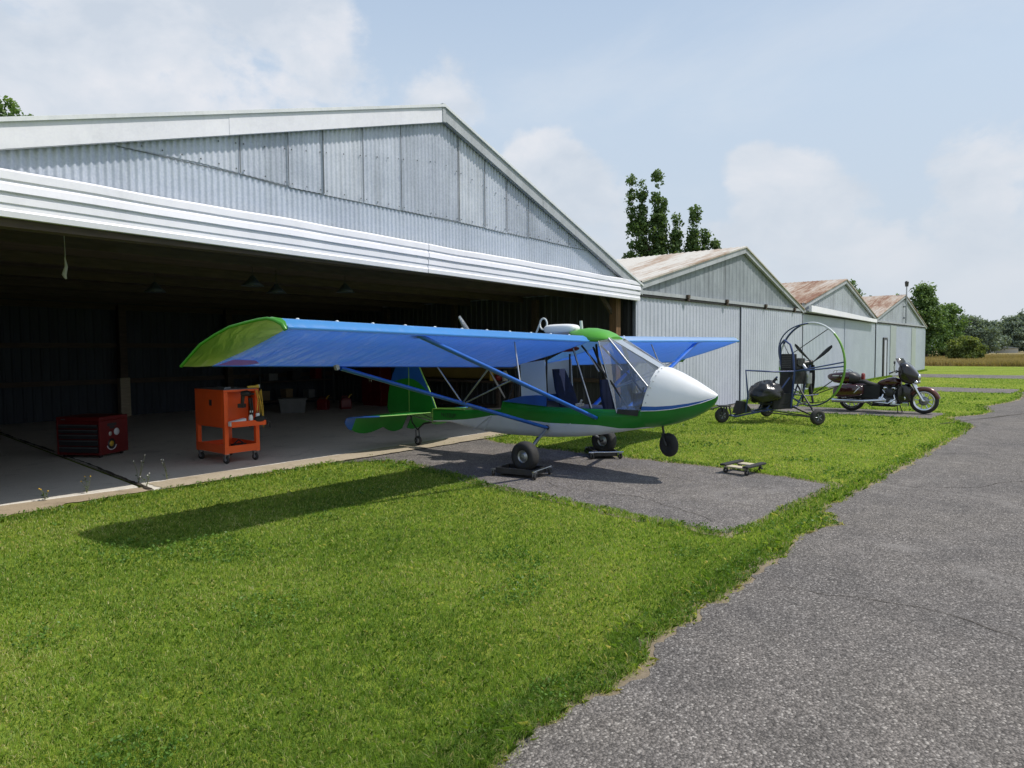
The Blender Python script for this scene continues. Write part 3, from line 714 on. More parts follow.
# --- the closed hangars further along the row
def closed_hangar(label, xl, xr, ax, az, zl, zr, gmat, rmat, dmat, tmat, doors, hdr, nbr=True):
    Hn = thing('hangar', label, 'hangar', (ax, FY, 0), group='row of gabled hangars')
    fl = lin(xl, zl, ax, az); fr = lin(ax, az, xr, zr); rz = lambda x: fl(x) if x < ax else fr(x)
    mb = MB(); corr_sheet(mb, xl+.05, xr-.03, FY-.005, lambda x: hdr(x)-.02, lambda x: max(hdr(x), rz(x)-.05), pitch=.30, amp=.012, per=12, trapez=True)
    mb.build('gable_siding', gmat, Hn, world=True)
    roof(Hn, xl-.02, zl-.01, ax, az, rmat); roof(Hn, ax, az, xr, zr-.01, rmat)
    rake(Hn, xl, zl, ax, az, .20, FY-.12, FY-.03, tmat, (xl+.45*(ax-xl),)); rake(Hn, ax, az, xr, zr, .18, FY-.12, FY-.03, tmat, (ax+.6*(xr-ax),))
    for (a, b, dy, m) in doors:
        mb = MB(); corr_sheet(mb, a, b-.01, FY-.045-dy, lambda x: .03, lambda x: hdr(x)-.04, pitch=.205, amp=.016, per=10, trapez=True)
        mb.box(a, a+.035, FY-.07-dy, FY-.0467-dy, .03, hdr(a)-.06)
        mb.build('door_panel', m, Hn, world=True)
    mb = MB(); mb.prism([(xl+.05, FY-.10, hdr(xl)-.05), (xr-.03, FY-.10, hdr(xr)-.05), (xr-.03, FY-.10, hdr(xr)+.01), (xl+.05, FY-.10, hdr(xl)+.01)], (0, .09, 0))
    mb.build('door_track', M['black_gap'], Hn, world=True)
    mb = MB(); mb.prism([(xl+.05, FY-.112, hdr(xl)+.012), (xr-.03, FY-.112, hdr(xr)+.012), (xr-.03, FY-.112, hdr(xr)+.10), (xl+.05, FY-.112, hdr(xl)+.10)], (0, .09, 0))
    mb.build('track_cover', tmat, Hn, world=True)
    mb = MB(); mb.box(xl+.06, xr-.06, FY+.05, FY+.09, -.02, .10); mb.build('sill', M['crack'], Hn, world=True)
    mb = MB(); corr_side(mb, FY, 20, xl+.08, 0, zl-.05); mb.build('side_wall', dmat, Hn, world=True)
    mb = MB(); corr_side(mb, FY, 20, xr-.04, 0, zr-.05); mb.build('side_wall', dmat, Hn, world=True)
    mb = MB(); mb.add([(xl,20,0),(xr,20,0),(xr,20,zr),(ax,20,az),(xl,20,zl)], [(0,1,2,3,4)]); mb.build('back_wall', dmat, Hn, world=True)
    return Hn
h2 = lin(14.4, 2.99, 27, 3.08)
H2 = closed_hangar('closed hangar with a streaky grey gable and beige roof, directly right of the open hangar', 14.24, 27.15, 20.95, 4.85, 3.30, 3.20, M['gable_grey'], M['roof2'], M['door_blue'], M['fascia_grey'],
    [(14.10,20.75,0,M['door_blue']), (20.72,27.1,.03,M['door_blue'])], h2)
for x in (16.77, 19.43, 22.78, 25.9):
    mb = MB(); mb.box(x-.06, x+.06, FY-.18, FY-.115, h2(x)+.02, h2(x)+.11); mb.box(x-.03, x+.03, FY-.17, FY-.12, h2(x)-.06, h2(x)+.02)
    mb.build('track_bracket', M['brown_wood'], H2, world=True)
h3 = lin(27.2, 3.06, 40.2, 3.04)
H3 = closed_hangar('closed hangar with rust streaked roof and a crooked white header strip, third in the row', 27.2, 40.3, 33.6, 4.82, 3.42, 3.30, M['gable_pale'], M['roof3'], M['door_blue2'], M['fascia_grey'],
    [(27.24,33.7,0,M['door_blue2']), (33.68,40.25,.004,M['door_blue2'])], h3)
mb = MB(); mb.prism([(27.5,FY-.30,3.10),(39.4,FY-.30,3.00),(39.4,FY-.30,3.16),(33,FY-.30,3.27),(27.5,FY-.30,3.34)], (0,.10,0)); mb.build('header_strip', M['white_rib'], H3, world=True)
h4 = lin(40.4, 3.06, 57.3, 3.14)
H4 = closed_hangar('farthest hangar of the row, with rusty red roof and two faded green door strips', 40.4, 57.4, 48.6, 5.0, 3.35, 3.20, M['gable_pale'], M['roof4'], M['door_blue2'], M['fascia_grey'],
    [(40.45,44.2,0,M['door_blue2']), (44.2,52.2,.004,M['door_blue2']), (52.2,57.35,0,M['door_blue2'])], h4)
for a, b in ((44.3,46.0), (51.4,53.0)):
    mb = MB(); mb.box(a, b, FY-.085, FY-.068, .03, 2.98); mb.build('green_strip', M['band_green'], H4, world=True)
mb = MB(); mb.box(42.2, 42.45, FY-.12, FY-.065, .02, 2.2); mb.box(43.2, 43.28, FY-.12, FY-.065, .02, 2.2); mb.box(42.2, 43.28, FY-.115, FY-.07, 2.16, 2.26)
dr = mb.build_split('side_door_frame', M['black'], H4, world=True)
mb = MB(); mb.box(42.46, 43.19, FY-.09, FY-.068, .03, 2.15); mb.build('side_door', M['door_blue'], H4, world=True)

# ------------------------------------------------------------------ the airplane (x forward, y to its left, z up)
PL = thing('light_airplane', 'blue, green and white two-seat high-wing light airplane standing nose-up in the open hangar doorway', 'airplane', (8.216, 5.62, 0), R(-90.87))
def ring_half(pts):
    """mirror a half section given from keel to top (y>=0) into a closed ring"""
    a = [Vector(p) for p in pts]
    b = [Vector((p.x, -p.y, p.z)) for p in a[::-1] if abs(p.y) > 1e-6]
    return a + b
# lower fuselage: keel, chine, white/green line, green top line, gunwale
ST = [ # s, half width, z keel, z white/green, z top
    (-2.80, .055, .475, .50, .70), (-2.35, .10, .50, .535, .715), (-1.95, .15, .452, .575, .735), (-1.70, .20, .425, .61, .75),
    (-1.25, .28, .415, .690, .775), (-1.02, .33, .415, .705, .80), (-.97, .335, .415, .70, .925), (-.60, .34, .42, .675, .91), (-.10, .345, .435, .652, .885),
    (.40, .35, .480, .665, .888), (.75, .35, .530, .672, .895), (1.05, .345, .590, .655, .90), (1.25, .34, .630, .655, .905), (1.412, .335, .6525, .664, .912)]
rings = []
for s, wd, zk, zw, zt in ST:
    q = max(0, min(1, (s-.75)/.65))       # the flat belly turns into the round nose section
    a = [(s, 0, zk), (s, wd*.80, zk+.006), (s, wd*.955, zk+.40*(zw-zk)+.005), (s, wd*.985, zw), (s, wd, zw+(zt-zw)*.5), (s, wd*.985, zt), (s, 0, zt-.02)]
    b = [(s, 0, zk), (s, wd*.20, zk+.004), (s, wd*.38, zk+.012), (s, wd*.55, zk+.027), (s, wd*.90, zk+.52*(zt-zk)), (s, wd, zt), (s, 0, zt-.02)]
    rings.append(ring_half([Vector(u).lerp(Vector(v), q*q) for u, v in zip(a, b)]))
# ring order: 0 keel..6 top centre, then mirrored 5..1
mats = [0,0,0,1,1,2, 2,1,1,0,0,0]
fus = MB(); fus.loft(rings, mats, True, True, False)
for i in range(len(fus.s)): fus.s[i] = fus.m[i] != 2
fuselage = fus.build('fuselage', [M['belly'], M['green'], M['black']], PL)
# crease lines of the fabric belly, top stringer, aft post
mb = MB(); mb.tube([(-1.25,-.286,.69), (-1.72,-.19,.43)], .007); mb.tube([(-1.25,-.288,.69), (-1.45,-.255,.417)], .005); mb.tube([(.30,-.349,.67), (-.25,-.30,.43)], .004)
mb.build_split('fabric_seam', M['belly'], fuselage)
mb = MB(); mb.tube([(-2.8,-.056,.70), (-1.95,-.148,.737)], .008, mat=0); mb.tube([(-2.8,.056,.70), (-1.95,.148,.737)], .008); mb.tube([(-2.81,-.06,.46), (-2.81,-.06,.70)], .007)
mb.build_split('edge_piping', M['ringgreen'], fuselage)
# blue side flash behind the door
mb = MB(); mb.prism([(-.96,-.345,.927), (-.13,-.352,.890), (-.13,-.352,1.04), (-.30,-.352,1.045), (-.58,-.350,1.02)], (0,.012,0)); mb.prism([(-.96,.333,.927), (-.13,.340,.890), (-.13,.340,1.04), (-.58,.338,1.02)], (0,.012,0))
mb.build_split('blue_side_panel', M['blue'], PL)
mb = MB(); mb.prism([(-.60,-.336,1.015), (-.13,-.340,1.042), (-.16,-.335,1.56), (-.62,-.33,1.50)], (0,.008,0)); mb.prism([(-.60,.328,1.015), (-.13,.332,1.042), (-.16,.327,1.56), (-.62,.322,1.50)], (0,.008,0))
mb.build_split('cabin_side_panel', M['panel'], PL)
# nose: white over blue stripe over green
NS = [(1.40,.336,.652,.900,.962,1.475), (1.60,.315,.690,.912,.966,1.462), (1.80,.272,.745,.938,.984,1.400), (2.00,.205,.825,.982,1.018,1.302), (2.14,.142,.905,1.025,1.050,1.222), (2.235,.082,.985,1.065,1.080,1.168), (2.285,.034,1.055,1.094,1.100,1.133), (2.298,.008,1.102,1.110,1.112,1.120)]
rings = []
for s, wd, zk, zs, zb, zt in NS:
    # the canopy edge slants: the top of the shell starts further forward than its sides
    def sx(z): return s + (max(0, min(1, (z-.9)/.55))*.13 if s < 1.45 else max(0, 1-(s-1.4)/.3)*max(0, min(1, (z-.9)/.55))*.13)
    sec = [(sx(zk), 0, zk), (sx(zk), wd*.55, zk+.10*(zs-zk)), (s, wd*.90, zk+.52*(zs-zk)), (sx(zs), wd*1.0, zs), (sx(zb), wd*1.005, zb)]
    for t in (.25, .5, .72, .9): sec.append((sx(zb+(zt-zb)*math.sin(t*math.pi/2)), wd*1.005*math.cos(t*math.pi/2)**.85, zb+(zt-zb)*math.sin(t*math.pi/2)))
    sec.append((sx(zt), 0, zt)); rings.append(ring_half(sec))
half = [0,0,0,1,2,2,2,2,2]; mats = half + half[::-1]
mb = MB(); mb.loft(rings, mats, True, True, True)
nose = mb.build('nose_cone', [M['green'], M['blue'], M['white']], PL)
mb = MB()        # fasteners along the canopy edge and a moulding seam down the middle
for sg in (-1, 1):
    for t in range(8):
        f = t/7; a = (math.pi/2)*(.06+.9*f); mb.ellipsoid((1.455+.13*math.sin(a)*1.0, sg*.335*math.cos(a)**.85, .962+.51*math.sin(a)), (.008,.008,.008), 6, 4)
o = mb.build('fastener', M['alu'], nose); o['kind'] = 'stuff'
mb = MB()
for sg in (-1, 1): mb.tube([(s, sg*(wd*1.01+.001), zs) for s, wd, zk, zs, zb, zt in NS[:-1]], .0045, 6)
mb.build_split('pinstripe', M['white'], PL)
# green fairing over the wing root
rings = []
for s, wd, z0, z1 in [(.10,.10,1.95,1.965), (.22,.22,1.90,1.995), (.38,.275,1.85,2.012), (.52,.285,1.825,2.005), (.66,.265,1.82,1.975), (.76,.235,1.825,1.935), (.83,.20,1.83,1.88)]:
    sec = [(s, wd*math.cos(a), z0 + (z1-z0)*math.sin(a)) for a in [math.pi*i/10 for i in range(11)]]
    sec += [(s, wd*.9*math.cos(a), z0-.012) for a in (math.pi, math.pi/2, 0)]
    rings.append([Vector(p) for p in sec])
mb = MB(); mb.loft(rings, 0); mb.build('roof_fairing', M['green_tip'], PL)
# windshield: two side panes and a front pane of tinted plastic, with alloy frame tubes
A = lambda sg: Vector((.83, sg*.205, 1.845)); Bq = lambda sg: Vector((1.545, sg*.12, 1.462)); Cq = lambda sg: Vector((1.49, sg*.32, 1.22)); Dq = lambda sg: Vector((1.36, sg*.345, .84)); Eq = lambda sg: Vector((1.05, sg*.352, .86)); Fq = lambda sg: Vector((.72, sg*.285, 1.82))
ws = MB()
for sg in (-1, 1):
    ws.add([Fq(sg), A(sg), Cq(sg), Dq(sg), Eq(sg)], [(0,1,2,3,4)], 0, False)
    ws.add([A(sg), Bq(sg), Cq(sg)], [(0,1,2)], 0, False)
ws.add([A(-1), A(1), Bq(1), Bq(-1)], [(0,1,2,3)], 0, False)
shield = ws.build('windshield', M['lexan'], PL)
mb = MB()
for sg in (-1, 1): mb.tube([A(sg)+Vector((0,0,.01)), Cq(sg)], .012); mb.tube([A(sg)+Vector((.01,-sg*.02,.01)), Bq(sg)], .008); mb.tube([Fq(sg), Eq(sg)], .008)
mb.build_split('windshield_frame', M['alu'], shield)
mb = MB()
for sg in (-1, 1): mb.prism([Dq(sg)+Vector((0,sg*.004,-.01)), Eq(sg)+Vector((0,sg*.004,-.01)), Eq(sg)+Vector((.02,sg*.004,.05)), Dq(sg)+Vector((.012,sg*.004,.07))], (0,.004*sg,0))
mb.build_split('lower_gasket', M['black'], shield)
# cabin tubes
mb = MB()
for sg in (-1, 1):
    mb.tube([(.28,sg*.26,1.74), (.62,sg*.33,.90)], .014); mb.tube([(.42,sg*.25,1.76), (.92,sg*.30,1.28), (1.2,sg*.31,.92)], .014)
    mb.tube([(-.16,sg*.30,.88), (-.16,sg*.29,1.64)], .014); mb.tube([(-.9,sg*.30,.92), (-.62,sg*.29,1.55)], .012)
mb.tube([(.5,0,1.78), (.62,0,.9)], .016); mb.tube([(1.25,.1,.90), (1.33,.08,1.22)], .014); mb.tube([(1.25,-.1,.90), (1.30,-.08,1.20)], .012)
mb.build_split('cabin_tube', M['matte_black'], PL)
mb = MB()
for sg in (-1, 1): mb.tube([(.30,sg*.275,1.72), (.64,sg*.335,.90)], .010); mb.tube([(.52,sg*.262,1.68), (.74,sg*.30,1.40)], .010)
mb.build_split('door_post', M['alu'], PL)
def seat(x, zt, lean):
    mb = MB()
    rings = []
    for t in [i/8 for i in range(9)]:
        z = .70 + (zt-.70)*t; x0 = x - lean*t; wd = .215*(1-.35*max(0, t-.6)/.4)
        th = .05
        rings.append([Vector((x0+th*.5, y*wd, z)) if k == 0 else Vector((x0-th*.5, y*wd, z)) for k, ys in ((0, (-1,-.6,0,.6,1)), (1, (1,.6,0,-.6,-1))) for y in ys])
    mb.loft(rings, 0)
    mb.box(x-.02, x+.42, -.2, .2, .68, .76)
    return mb.build('seat', M['seat_navy'], PL, bevel=.015)
seat(.10, 1.42, .26); seat(.82, 1.28, .16)
mb = MB(); mb.box(1.22, 1.28, -.24, .24, .93, 1.12); mb.build('instrument_panel', M['black'], PL, bevel=.01)
mb = MB(); mb.box(.28,.36,-.20,-.10,.90,.94); mb.tube([(.32,-.15,.92),(.36,-.16,.99)], .016); mb.build('headset', M['offwhite'], PL)
mb = MB(); mb.ellipsoid((-.02, 0, 1.72), (.22, .12, .05)); mb.build('overhead_bag', M['red_leather'], PL)
# wings
M['patch'] = fabric('red_patch_fabric', (.75,.16,.32), (1,.4,.6), .5, .3, .0, .25, .25)
def secR_pt(sec, u, y):
    lo = sec(y)[1]; k = int(u*10) if u < 1 else 9
    return lo[0].lerp(lo[-1], u) - Vector((0,0,.004))
def wing(sg, zt_le, zt_te):
    T = 4.92 if sg < 0 else 5.06; y0 = .30; rk = 1 if sg < 0 else .18   # the far tip is squarer
    us = [0, .015, .05, .11, .2, .32, .46, .6, .75, .88, 1.0]
    def upf(u): return .135*(1-(1-min(1, u/.18))**2.6)**.5*(1-max(0, (u-.18)/.82)**1.6) + .004
    def lof(u): return -.012*math.sin(math.pi*min(1, u*1.2)) if u < .83 else 0.0
    def sec(y):
        t = (abs(y)-y0)/(T-y0); le = Vector((.575, y, 1.812+(zt_le-1.812)*t)); te = Vector((-.775, y, 1.45+(zt_te-1.45)*t))
        nn = Vector((-(te-le).z, 0, (te-le).x)).normalized(); nn = nn if nn.z > 0 else -nn
        upr = [le.lerp(te, u) + nn*upf(u) for u in us]; lo = [le.lerp(te, u) + nn*lof(u) for u in us]
        return upr, lo
    top, und = MB(), MB()
    ribs = [y0 + (T-y0)*i/22 for i in range(23)]
    ru, rl = [], []
    for i, y in enumerate(ribs):
        a, b = sec(sg*y)
        if i % 2: # fabric sags between ribs
            a = [p - Vector((0,0,.006*math.sin(math.pi*min(1, u*1.0)))) for p, u in zip(a, us)]; b = [p + Vector((0,0,.008*math.sin(math.pi*u))) for p, u in zip(b, us)]
        ru.append(a); rl.append(b)
    top.loft(ru, 0, False, False); und.loft(rl, 0, False, False)
    top.add(ru[0] + rl[0][::-1], [tuple(range(2*len(us)))], 0)
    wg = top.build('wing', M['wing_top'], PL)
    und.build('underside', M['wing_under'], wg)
    mb = MB()
    lead = [p for p in [r[0] for r in rl]]
    mb.tube([p + Vector((-.004,0,.006)) for p in lead], .016, 8); mb.build('leading_edge', M['wing_top'], wg)
    mb = MB(); mb.tube([r[-1] for r in rl], .010, 6); mb.build('trailing_edge', M['blue_tube'], wg)
    mb = MB()
    for y in ribs[1:-1:2]:
        q = sec(sg*y)[0][3]; mb.ellipsoid(q, (.018,.018,.010), 8, 6)
    mb.build_split('rib_rivet', M['ringwhite'], wg)
    # upswept tip bow
    a, b = ru[-1], rl[-1]
    E = []
    ctl = [(0,.565,4.935,-.02),(.05,.47,4.99,.0),(.25,.26,5.06,.04),(.5,-.10,5.125,.09),(.75,-.42,5.20,.07),(1,-.67,5.27,.0)]
    for u, pu, pl in zip(us, a, b):
        for k in range(len(ctl)-1):
            if ctl[k][0] <= u <= ctl[k+1][0]:
                f = (u-ctl[k][0])/(ctl[k+1][0]-ctl[k][0]); s_, t_, dz = [ctl[k][j]+(ctl[k+1][j]-ctl[k][j])*f for j in (1,2,3)]; break
        E.append(Vector((s_, sg*(T+(t_-4.92)*rk), pl.z + (pu.z-pl.z)*.85 + dz)))
    tp = MB(); mid = [p.lerp(e, .5)+Vector((0,0,.012)) for p, e in zip(a, E)]
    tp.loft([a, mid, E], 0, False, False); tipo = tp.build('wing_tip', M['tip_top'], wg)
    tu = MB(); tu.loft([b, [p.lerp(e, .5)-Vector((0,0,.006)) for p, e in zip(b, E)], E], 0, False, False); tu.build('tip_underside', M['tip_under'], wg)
    mb = MB(); mb.tube(E, [.02]*2+[.014]*9, 8); mb.build('tip_bow', M['tip_top'], wg)
    if sg < 0:
        mb = MB(); q = lambda u, y: secR_pt(sec, u, sg*y)
        mb.add([q(.80,4.84), q(.97,4.90), q(.97,4.62), q(.90,4.50), q(.82,4.60)], [(0,1,2,3,4)]); mb.build('red_patch', M['patch'], wg)
    return wg, sec
wr, secR = wing(-1, 1.905, 1.57); wl, secL = wing(1, 1.845, 1.43)
# struts
def strut(a, b, w0, name='lift_strut', mat='blue_tube', flat=.62, r=.041):
    mb = MB(); mb.tube([a, b], r, 10, flat=flat, up=(0,0,1)); return mb.build(name, M[mat], PL)
for sg, zz in ((-1, 0), (1, -.015)):
    s1 = strut((.47, sg*3.40, 1.885+zz*3), (.72, sg*.36, .775), 0)
    s2 = strut((-.72, sg*3.45, 1.51+zz), (-.10, sg*.37, .585), 0)
    for s_, p, q in ((s1, Vector((.49, sg*3.45, 1.905+zz*3)), Vector((.72, sg*.36, .775))), (s2, Vector((-.73, sg*3.50, 1.525+zz)), Vector((-.10, sg*.37, .585)))):
        mb = MB(); mb.box(-.022,.022,-.022,.022,-.03,.035, M=Matrix.Translation(p) @ Matrix.Rotation(sg*-.3, 4, 'X')); mb.ellipsoid(q, (.026,.026,.026), 8, 6)
        mb.build('strut_fitting', M['white'] if s_ is s1 else M['alu'], s_)
    P1 = Vector((.50, sg*1.75, 0)); f1 = lambda y: Vector((.47,3.40,1.885)).lerp(Vector((.72,.36,.775)), (3.40-y)/3.04); f2 = lambda y: Vector((-.72,3.45,1.51)).lerp(Vector((-.10,.37,.585)), (3.45-y)/3.08)
    fl = lambda v: Vector((v.x, sg*v.y, v.z))
    for a, b in ((Vector((.42,sg*1.72,1.835)), fl(f1(1.83))), (fl(f2(1.81)), Vector((-.70,sg*1.95,1.49))), (fl(f2(1.81)), fl(f1(2.34))), (fl(f2(1.79)), fl(f1(1.95)))):
        mb = MB(); mb.tube([a, b], .010, 8); mb.build('jury_strut', M['alu'], PL)
# landing gear, standing on dollies
GZ = .062
def main_wheel(sg):
    c = Vector((0, sg*1.0, GZ+.20))
    mb = MB()
    mb.tube([(-.10, sg*.37, .575), (-.03, sg*.88, c.z+.06)], [.022,.019], 10, 0)
    lg = mb.build('gear_leg', M['alu'], PL)
    mb = MB(); mb.tube([(-.078, sg*.60, .46), (-.062, sg*.70, .40)], .028, 10); mb.ellipsoid((-.10, sg*.38, .585), (.04,.04,.04), 10, 8); mb.tube([(-.04,sg*.86,c.z+.07),(0,sg*.90,c.z),(0,sg*1.05,c.z)], .016, 8); mb.build_split('gear_spring', M['black'], lg)
    wh = MB(); wh.lathe([(.085,-.055),(.115,-.085),(.165,-.088),(.193,-.062),(.203,-.02),(.203,.02),(.193,.062),(.165,.088),(.115,.085),(.085,.055)], c, (0,1,0), 32)
    t = wh.build('wheel', M['rubber'], PL)
    mb = MB(); mb.lathe([(0,-.05),(.05,-.06),(.06,-.035),(.08,-.035),(.10,-.062),(.112,-.07),(.112,.07),(.10,.062),(.08,.035),(.06,.035),(.05,.06),(0,.05)], c, (0,1,0), 24); mb.build('rim', M['alu'], t)
main_wheel(-1); main_wheel(1)
c = Vector((1.63, 0, .44))
mb = MB(); mb.lathe([(.0,-.035),(.07,-.04),(.08,-.045),(.12,-.05),(.150,-.03),(.158,0),(.150,.03),(.12,.05),(.08,.045),(.07,.04),(0,.035)], c, (.35,.94,0), 28); nw = mb.build('nose_wheel', M['matte_black'], PL)
mb = MB(); mb.tube([(1.53,0,.74),(1.545,.02,.58),(1.60,.065,.50),(1.63,.07,.44)], .016, 8); mb.tube([(1.545,-.02,.58),(1.60,-.07,.50),(1.63,-.07,.44)], .014, 8); mb.tube([(1.63,-.075,.44),(1.63,.075,.44)], .012, 8); mb.build_split('nose_fork', M['black'], nw)
# tail
FZ = .60
mb = MB(); fin = [(-2.78,0,.70),(-2.86,0,.86),(-2.95,0,1.02),(-3.08,0,1.22),(-3.19,0,1.40),(-3.27,0,1.50),(-3.40,0,1.57),(-3.45,0,1.57),(-3.45,0,.62),(-2.80,0,.62)]
def zcol(z): return 0
def vert_surface(name, pts, split, mats, yy=.016):
    """flat covered surface split into two colours along an arc z = split(x)"""
    lo = MB(); xs = sorted(set([p[0] for p in pts])); 
    # outline as upper and lower chains sampled in x
    up_, dn = [], []
    n_ = 26; x0, x1 = min(xs), max(xs)
    def chain(x):
        zs = []
        for i in range(len(pts)):
            a, b = pts[i], pts[(i+1) % len(pts)]
            if (a[0]-x)*(b[0]-x) <= 0 and abs(a[0]-b[0]) > 1e-9: zs.append(a[2]+(b[2]-a[2])*(x-a[0])/(b[0]-a[0]))
        return min(zs), max(zs)
    for i in range(n_+1):
        x = x0+1e-4 + (x1-x0-2e-4)*i/n_; a, b = chain(x); s = max(a, min(b, split(x)))
        for y in (-yy, yy): lo.v.extend([(x, y, a), (x, y, s), (x, y, b)])
    for i in range(n_):
        o = 6*i
        for k, m in ((0, 0), (1, 1)):
            lo.f += [(o+k, o+6+k, o+7+k, o+1+k), (o+3+k, o+4+k, o+10+k, o+9+k)]; lo.m += [m, m]; lo.s += [False, False]
        lo.f += [(o+2, o+8, o+11, o+5), (o, o+3, o+9, o+6)]; lo.m += [1, 0]; lo.s += [False]*2
    e = 6*n_
    lo.f += [(0,1,4,3),(1,2,5,4),(e,e+3,e+4,e+1),(e+1,e+4,e+5,e+2)]; lo.m += [0,1,0,1]; lo.s += [False]*4
    return lo.build(name, mats, PL)
arc = lambda x: 1.215 - .9*(x+3.45)**2*(1.0 if x > -3.45 else .45) - .05*max(0, x+3.45)
vert_surface('fin', fin, arc, [M['green'], M['blue']])
rud = [(-3.465,0,.55),(-3.465,0,1.57),(-3.60,0,1.57),(-3.78,0,1.46),(-3.90,0,1.28),(-3.98,0,1.10),(-4.05,0,.86),(-4.06,0,.66),(-4.02,0,.57),(-3.9,0,.55)]
vert_surface('rudder', rud, arc, [M['green'], M['blue']])
mb = MB(); mb.tube([(-2.775,0,.70),(-2.86,0,.87),(-2.95,0,1.03),(-3.08,0,1.23),(-3.19,0,1.41),(-3.27,0,1.51),(-3.40,0,1.575)], .012, 8); mb.tube([(-3.457,-.017,.6),(-3.457,-.017,1.56)], .008, 6); mb.build_split('fin_edge', M['ringgreen'], PL)
# stabiliser with blue tips and drooping scalloped elevators
for sg in (-1, 1):
    mb = MB()
    st = [(-2.86,.06),(-2.90,.5),(-3.02,1.05),(-3.16,1.26)]; hg = [(-3.42,.06),(-3.42,1.05),(-3.42,1.38)]
    mb.prism([(-2.86,sg*.05,.615),(-2.92,sg*.55,.615),(-3.05,sg*1.02,.615),(-3.42,sg*1.02,.60),(-3.42,sg*.05,.60)], (0,0,.022), 0)
    mb.prism([(-3.05,sg*1.022,.615),(-3.17,sg*1.22,.615),(-3.30,sg*1.34,.61),(-3.42,sg*1.38,.60),(-3.42,sg*1.022,.60)], (0,0,.022), 1)
    stb = mb.build('stabilizer', [M['green'], M['blue']], PL)
    mb = MB(); mb.tube([(-2.86,sg*.04,.63),(-2.92,sg*.55,.63),(-3.05,sg*1.02,.63)], .010, 6, 0); mb.tube([(-3.05,sg*1.02,.63),(-3.17,sg*1.22,.63),(-3.30,sg*1.34,.622),(-3.42,sg*1.38,.612)], .010, 6, 1); mb.tube([(-3.425,sg*.05,.618),(-3.425,sg*1.38,.612)], .009, 6, 0)
    mb.build_split('stabilizer_edge', [M['ringgreen'], M['blue']], stb)
    # elevator: hangs from the hinge, chord varies into two scallops
    mb = MB(); vs = []; K = 28
    for i in range(K+1):
        y = .06 + (1.40-.06)*i/K
        if y < .52: cch = .25 + .14*math.sin(math.pi*(y+.10)/.64)
        elif y < 1.16: cch = .25 + .11*math.sin(math.pi*(y-.50)/.74)
        else: cch = .27 - .19*((y-1.16)/.24)**2
        d = Vector((-.52, 0, -.855))*cch
        for off in (-.010, .010): vs += [(-3.435+off, sg*y, .605), (-3.435+d.x+off, sg*y, .605+d.z)]
    fs = []; ms = []
    for i in range(K):
        o = 4*i; m = 1 if (.06+1.34*(i+.5)/K) > 1.21 else 0
        fs += [(o, o+4, o+5, o+1), (o+2, o+3, o+7, o+6), (o+1, o+5, o+7, o+3)]; ms += [m]*3
    mb.add(vs, fs, ms); mb.add(vs[-4:], [(0,1,3,2)], 1); mb.add(vs[:4], [(0,2,3,1)], 0)
    mb.build_split('elevator', [M['green'], M['blue']], PL)
    mb = MB(); mb.tube([(-3.40,sg*.16,.598),(-2.80,sg*.055,.475)], .010, 8); mb.build('tail_brace', M['alu'], PL)
mb = MB(); mb.tube([(-2.80,0,.48),(-3.1,0,.42),(-3.27,0,.30)], .016, 8); mb.tube([(-3.44,0,.58),(-3.40,0,.42),(-3.27,0,.30)], .013, 8); mb.tube([(-3.27,-.035,.30),(-3.25,-.04,.085)], .010, 8); mb.tube([(-3.27,.035,.30),(-3.25,.04,.085)], .010, 8)
tw = mb.build_split('tail_wheel_fork', M['black'], PL)
mb = MB(); mb.lathe([(.045,-.022),(.075,-.022),(.082,-.01),(.082,.01),(.075,.022),(.045,.022)], (-3.25,0,.108), (0,1,0), 20); t = mb.build('tail_wheel', M['rubber'], tw)
mb = MB(); mb.lathe([(0,-.026),(.04,-.026),(.052,-.018),(.052,.018),(.04,.026),(0,.026)], (-3.25,0,.108), (0,1,0), 16); mb.build('rim', M['alu'], t)
# boom tube, engine, propeller
mb = MB(); mb.tube([(-.75,0,1.52),(-.92,0,1.2),(-.96,0,.80)], .022, 8); mb.build('rear_post', M['matte_black'], PL)
mb = MB(); mb.box(-1.32,-.85,-.15,.15,1.42,1.66); mb.tube([(-1.1,-.15,1.55),(-1.1,-.26,1.55)], .075, 12); mb.tube([(-1.1,.15,1.55),(-1.1,.26,1.55)], .075, 12)
for k in range(5): mb.lathe([(.09,0),(.09,.008)], (-1.1,-.17-.02*k,1.55), (0,1,0), 12); mb.lathe([(.09,0),(.09,.008)], (-1.1,.17+.02*k,1.55), (0,1,0), 12)
mb.tube([(-1.32,0,1.54),(-1.62,0,1.55)], .045, 12); mb.build_split('engine', M['engine_grey'], PL, bevel=.012)
pr = MB(); pr.lathe([(.0,-.05),(.06,-.05),(.065,.03),(.03,.07),(0,.08)], (-1.66,0,1.55), (-1,0,0), 16)
prop = pr.build('propeller', M['black'], PL)
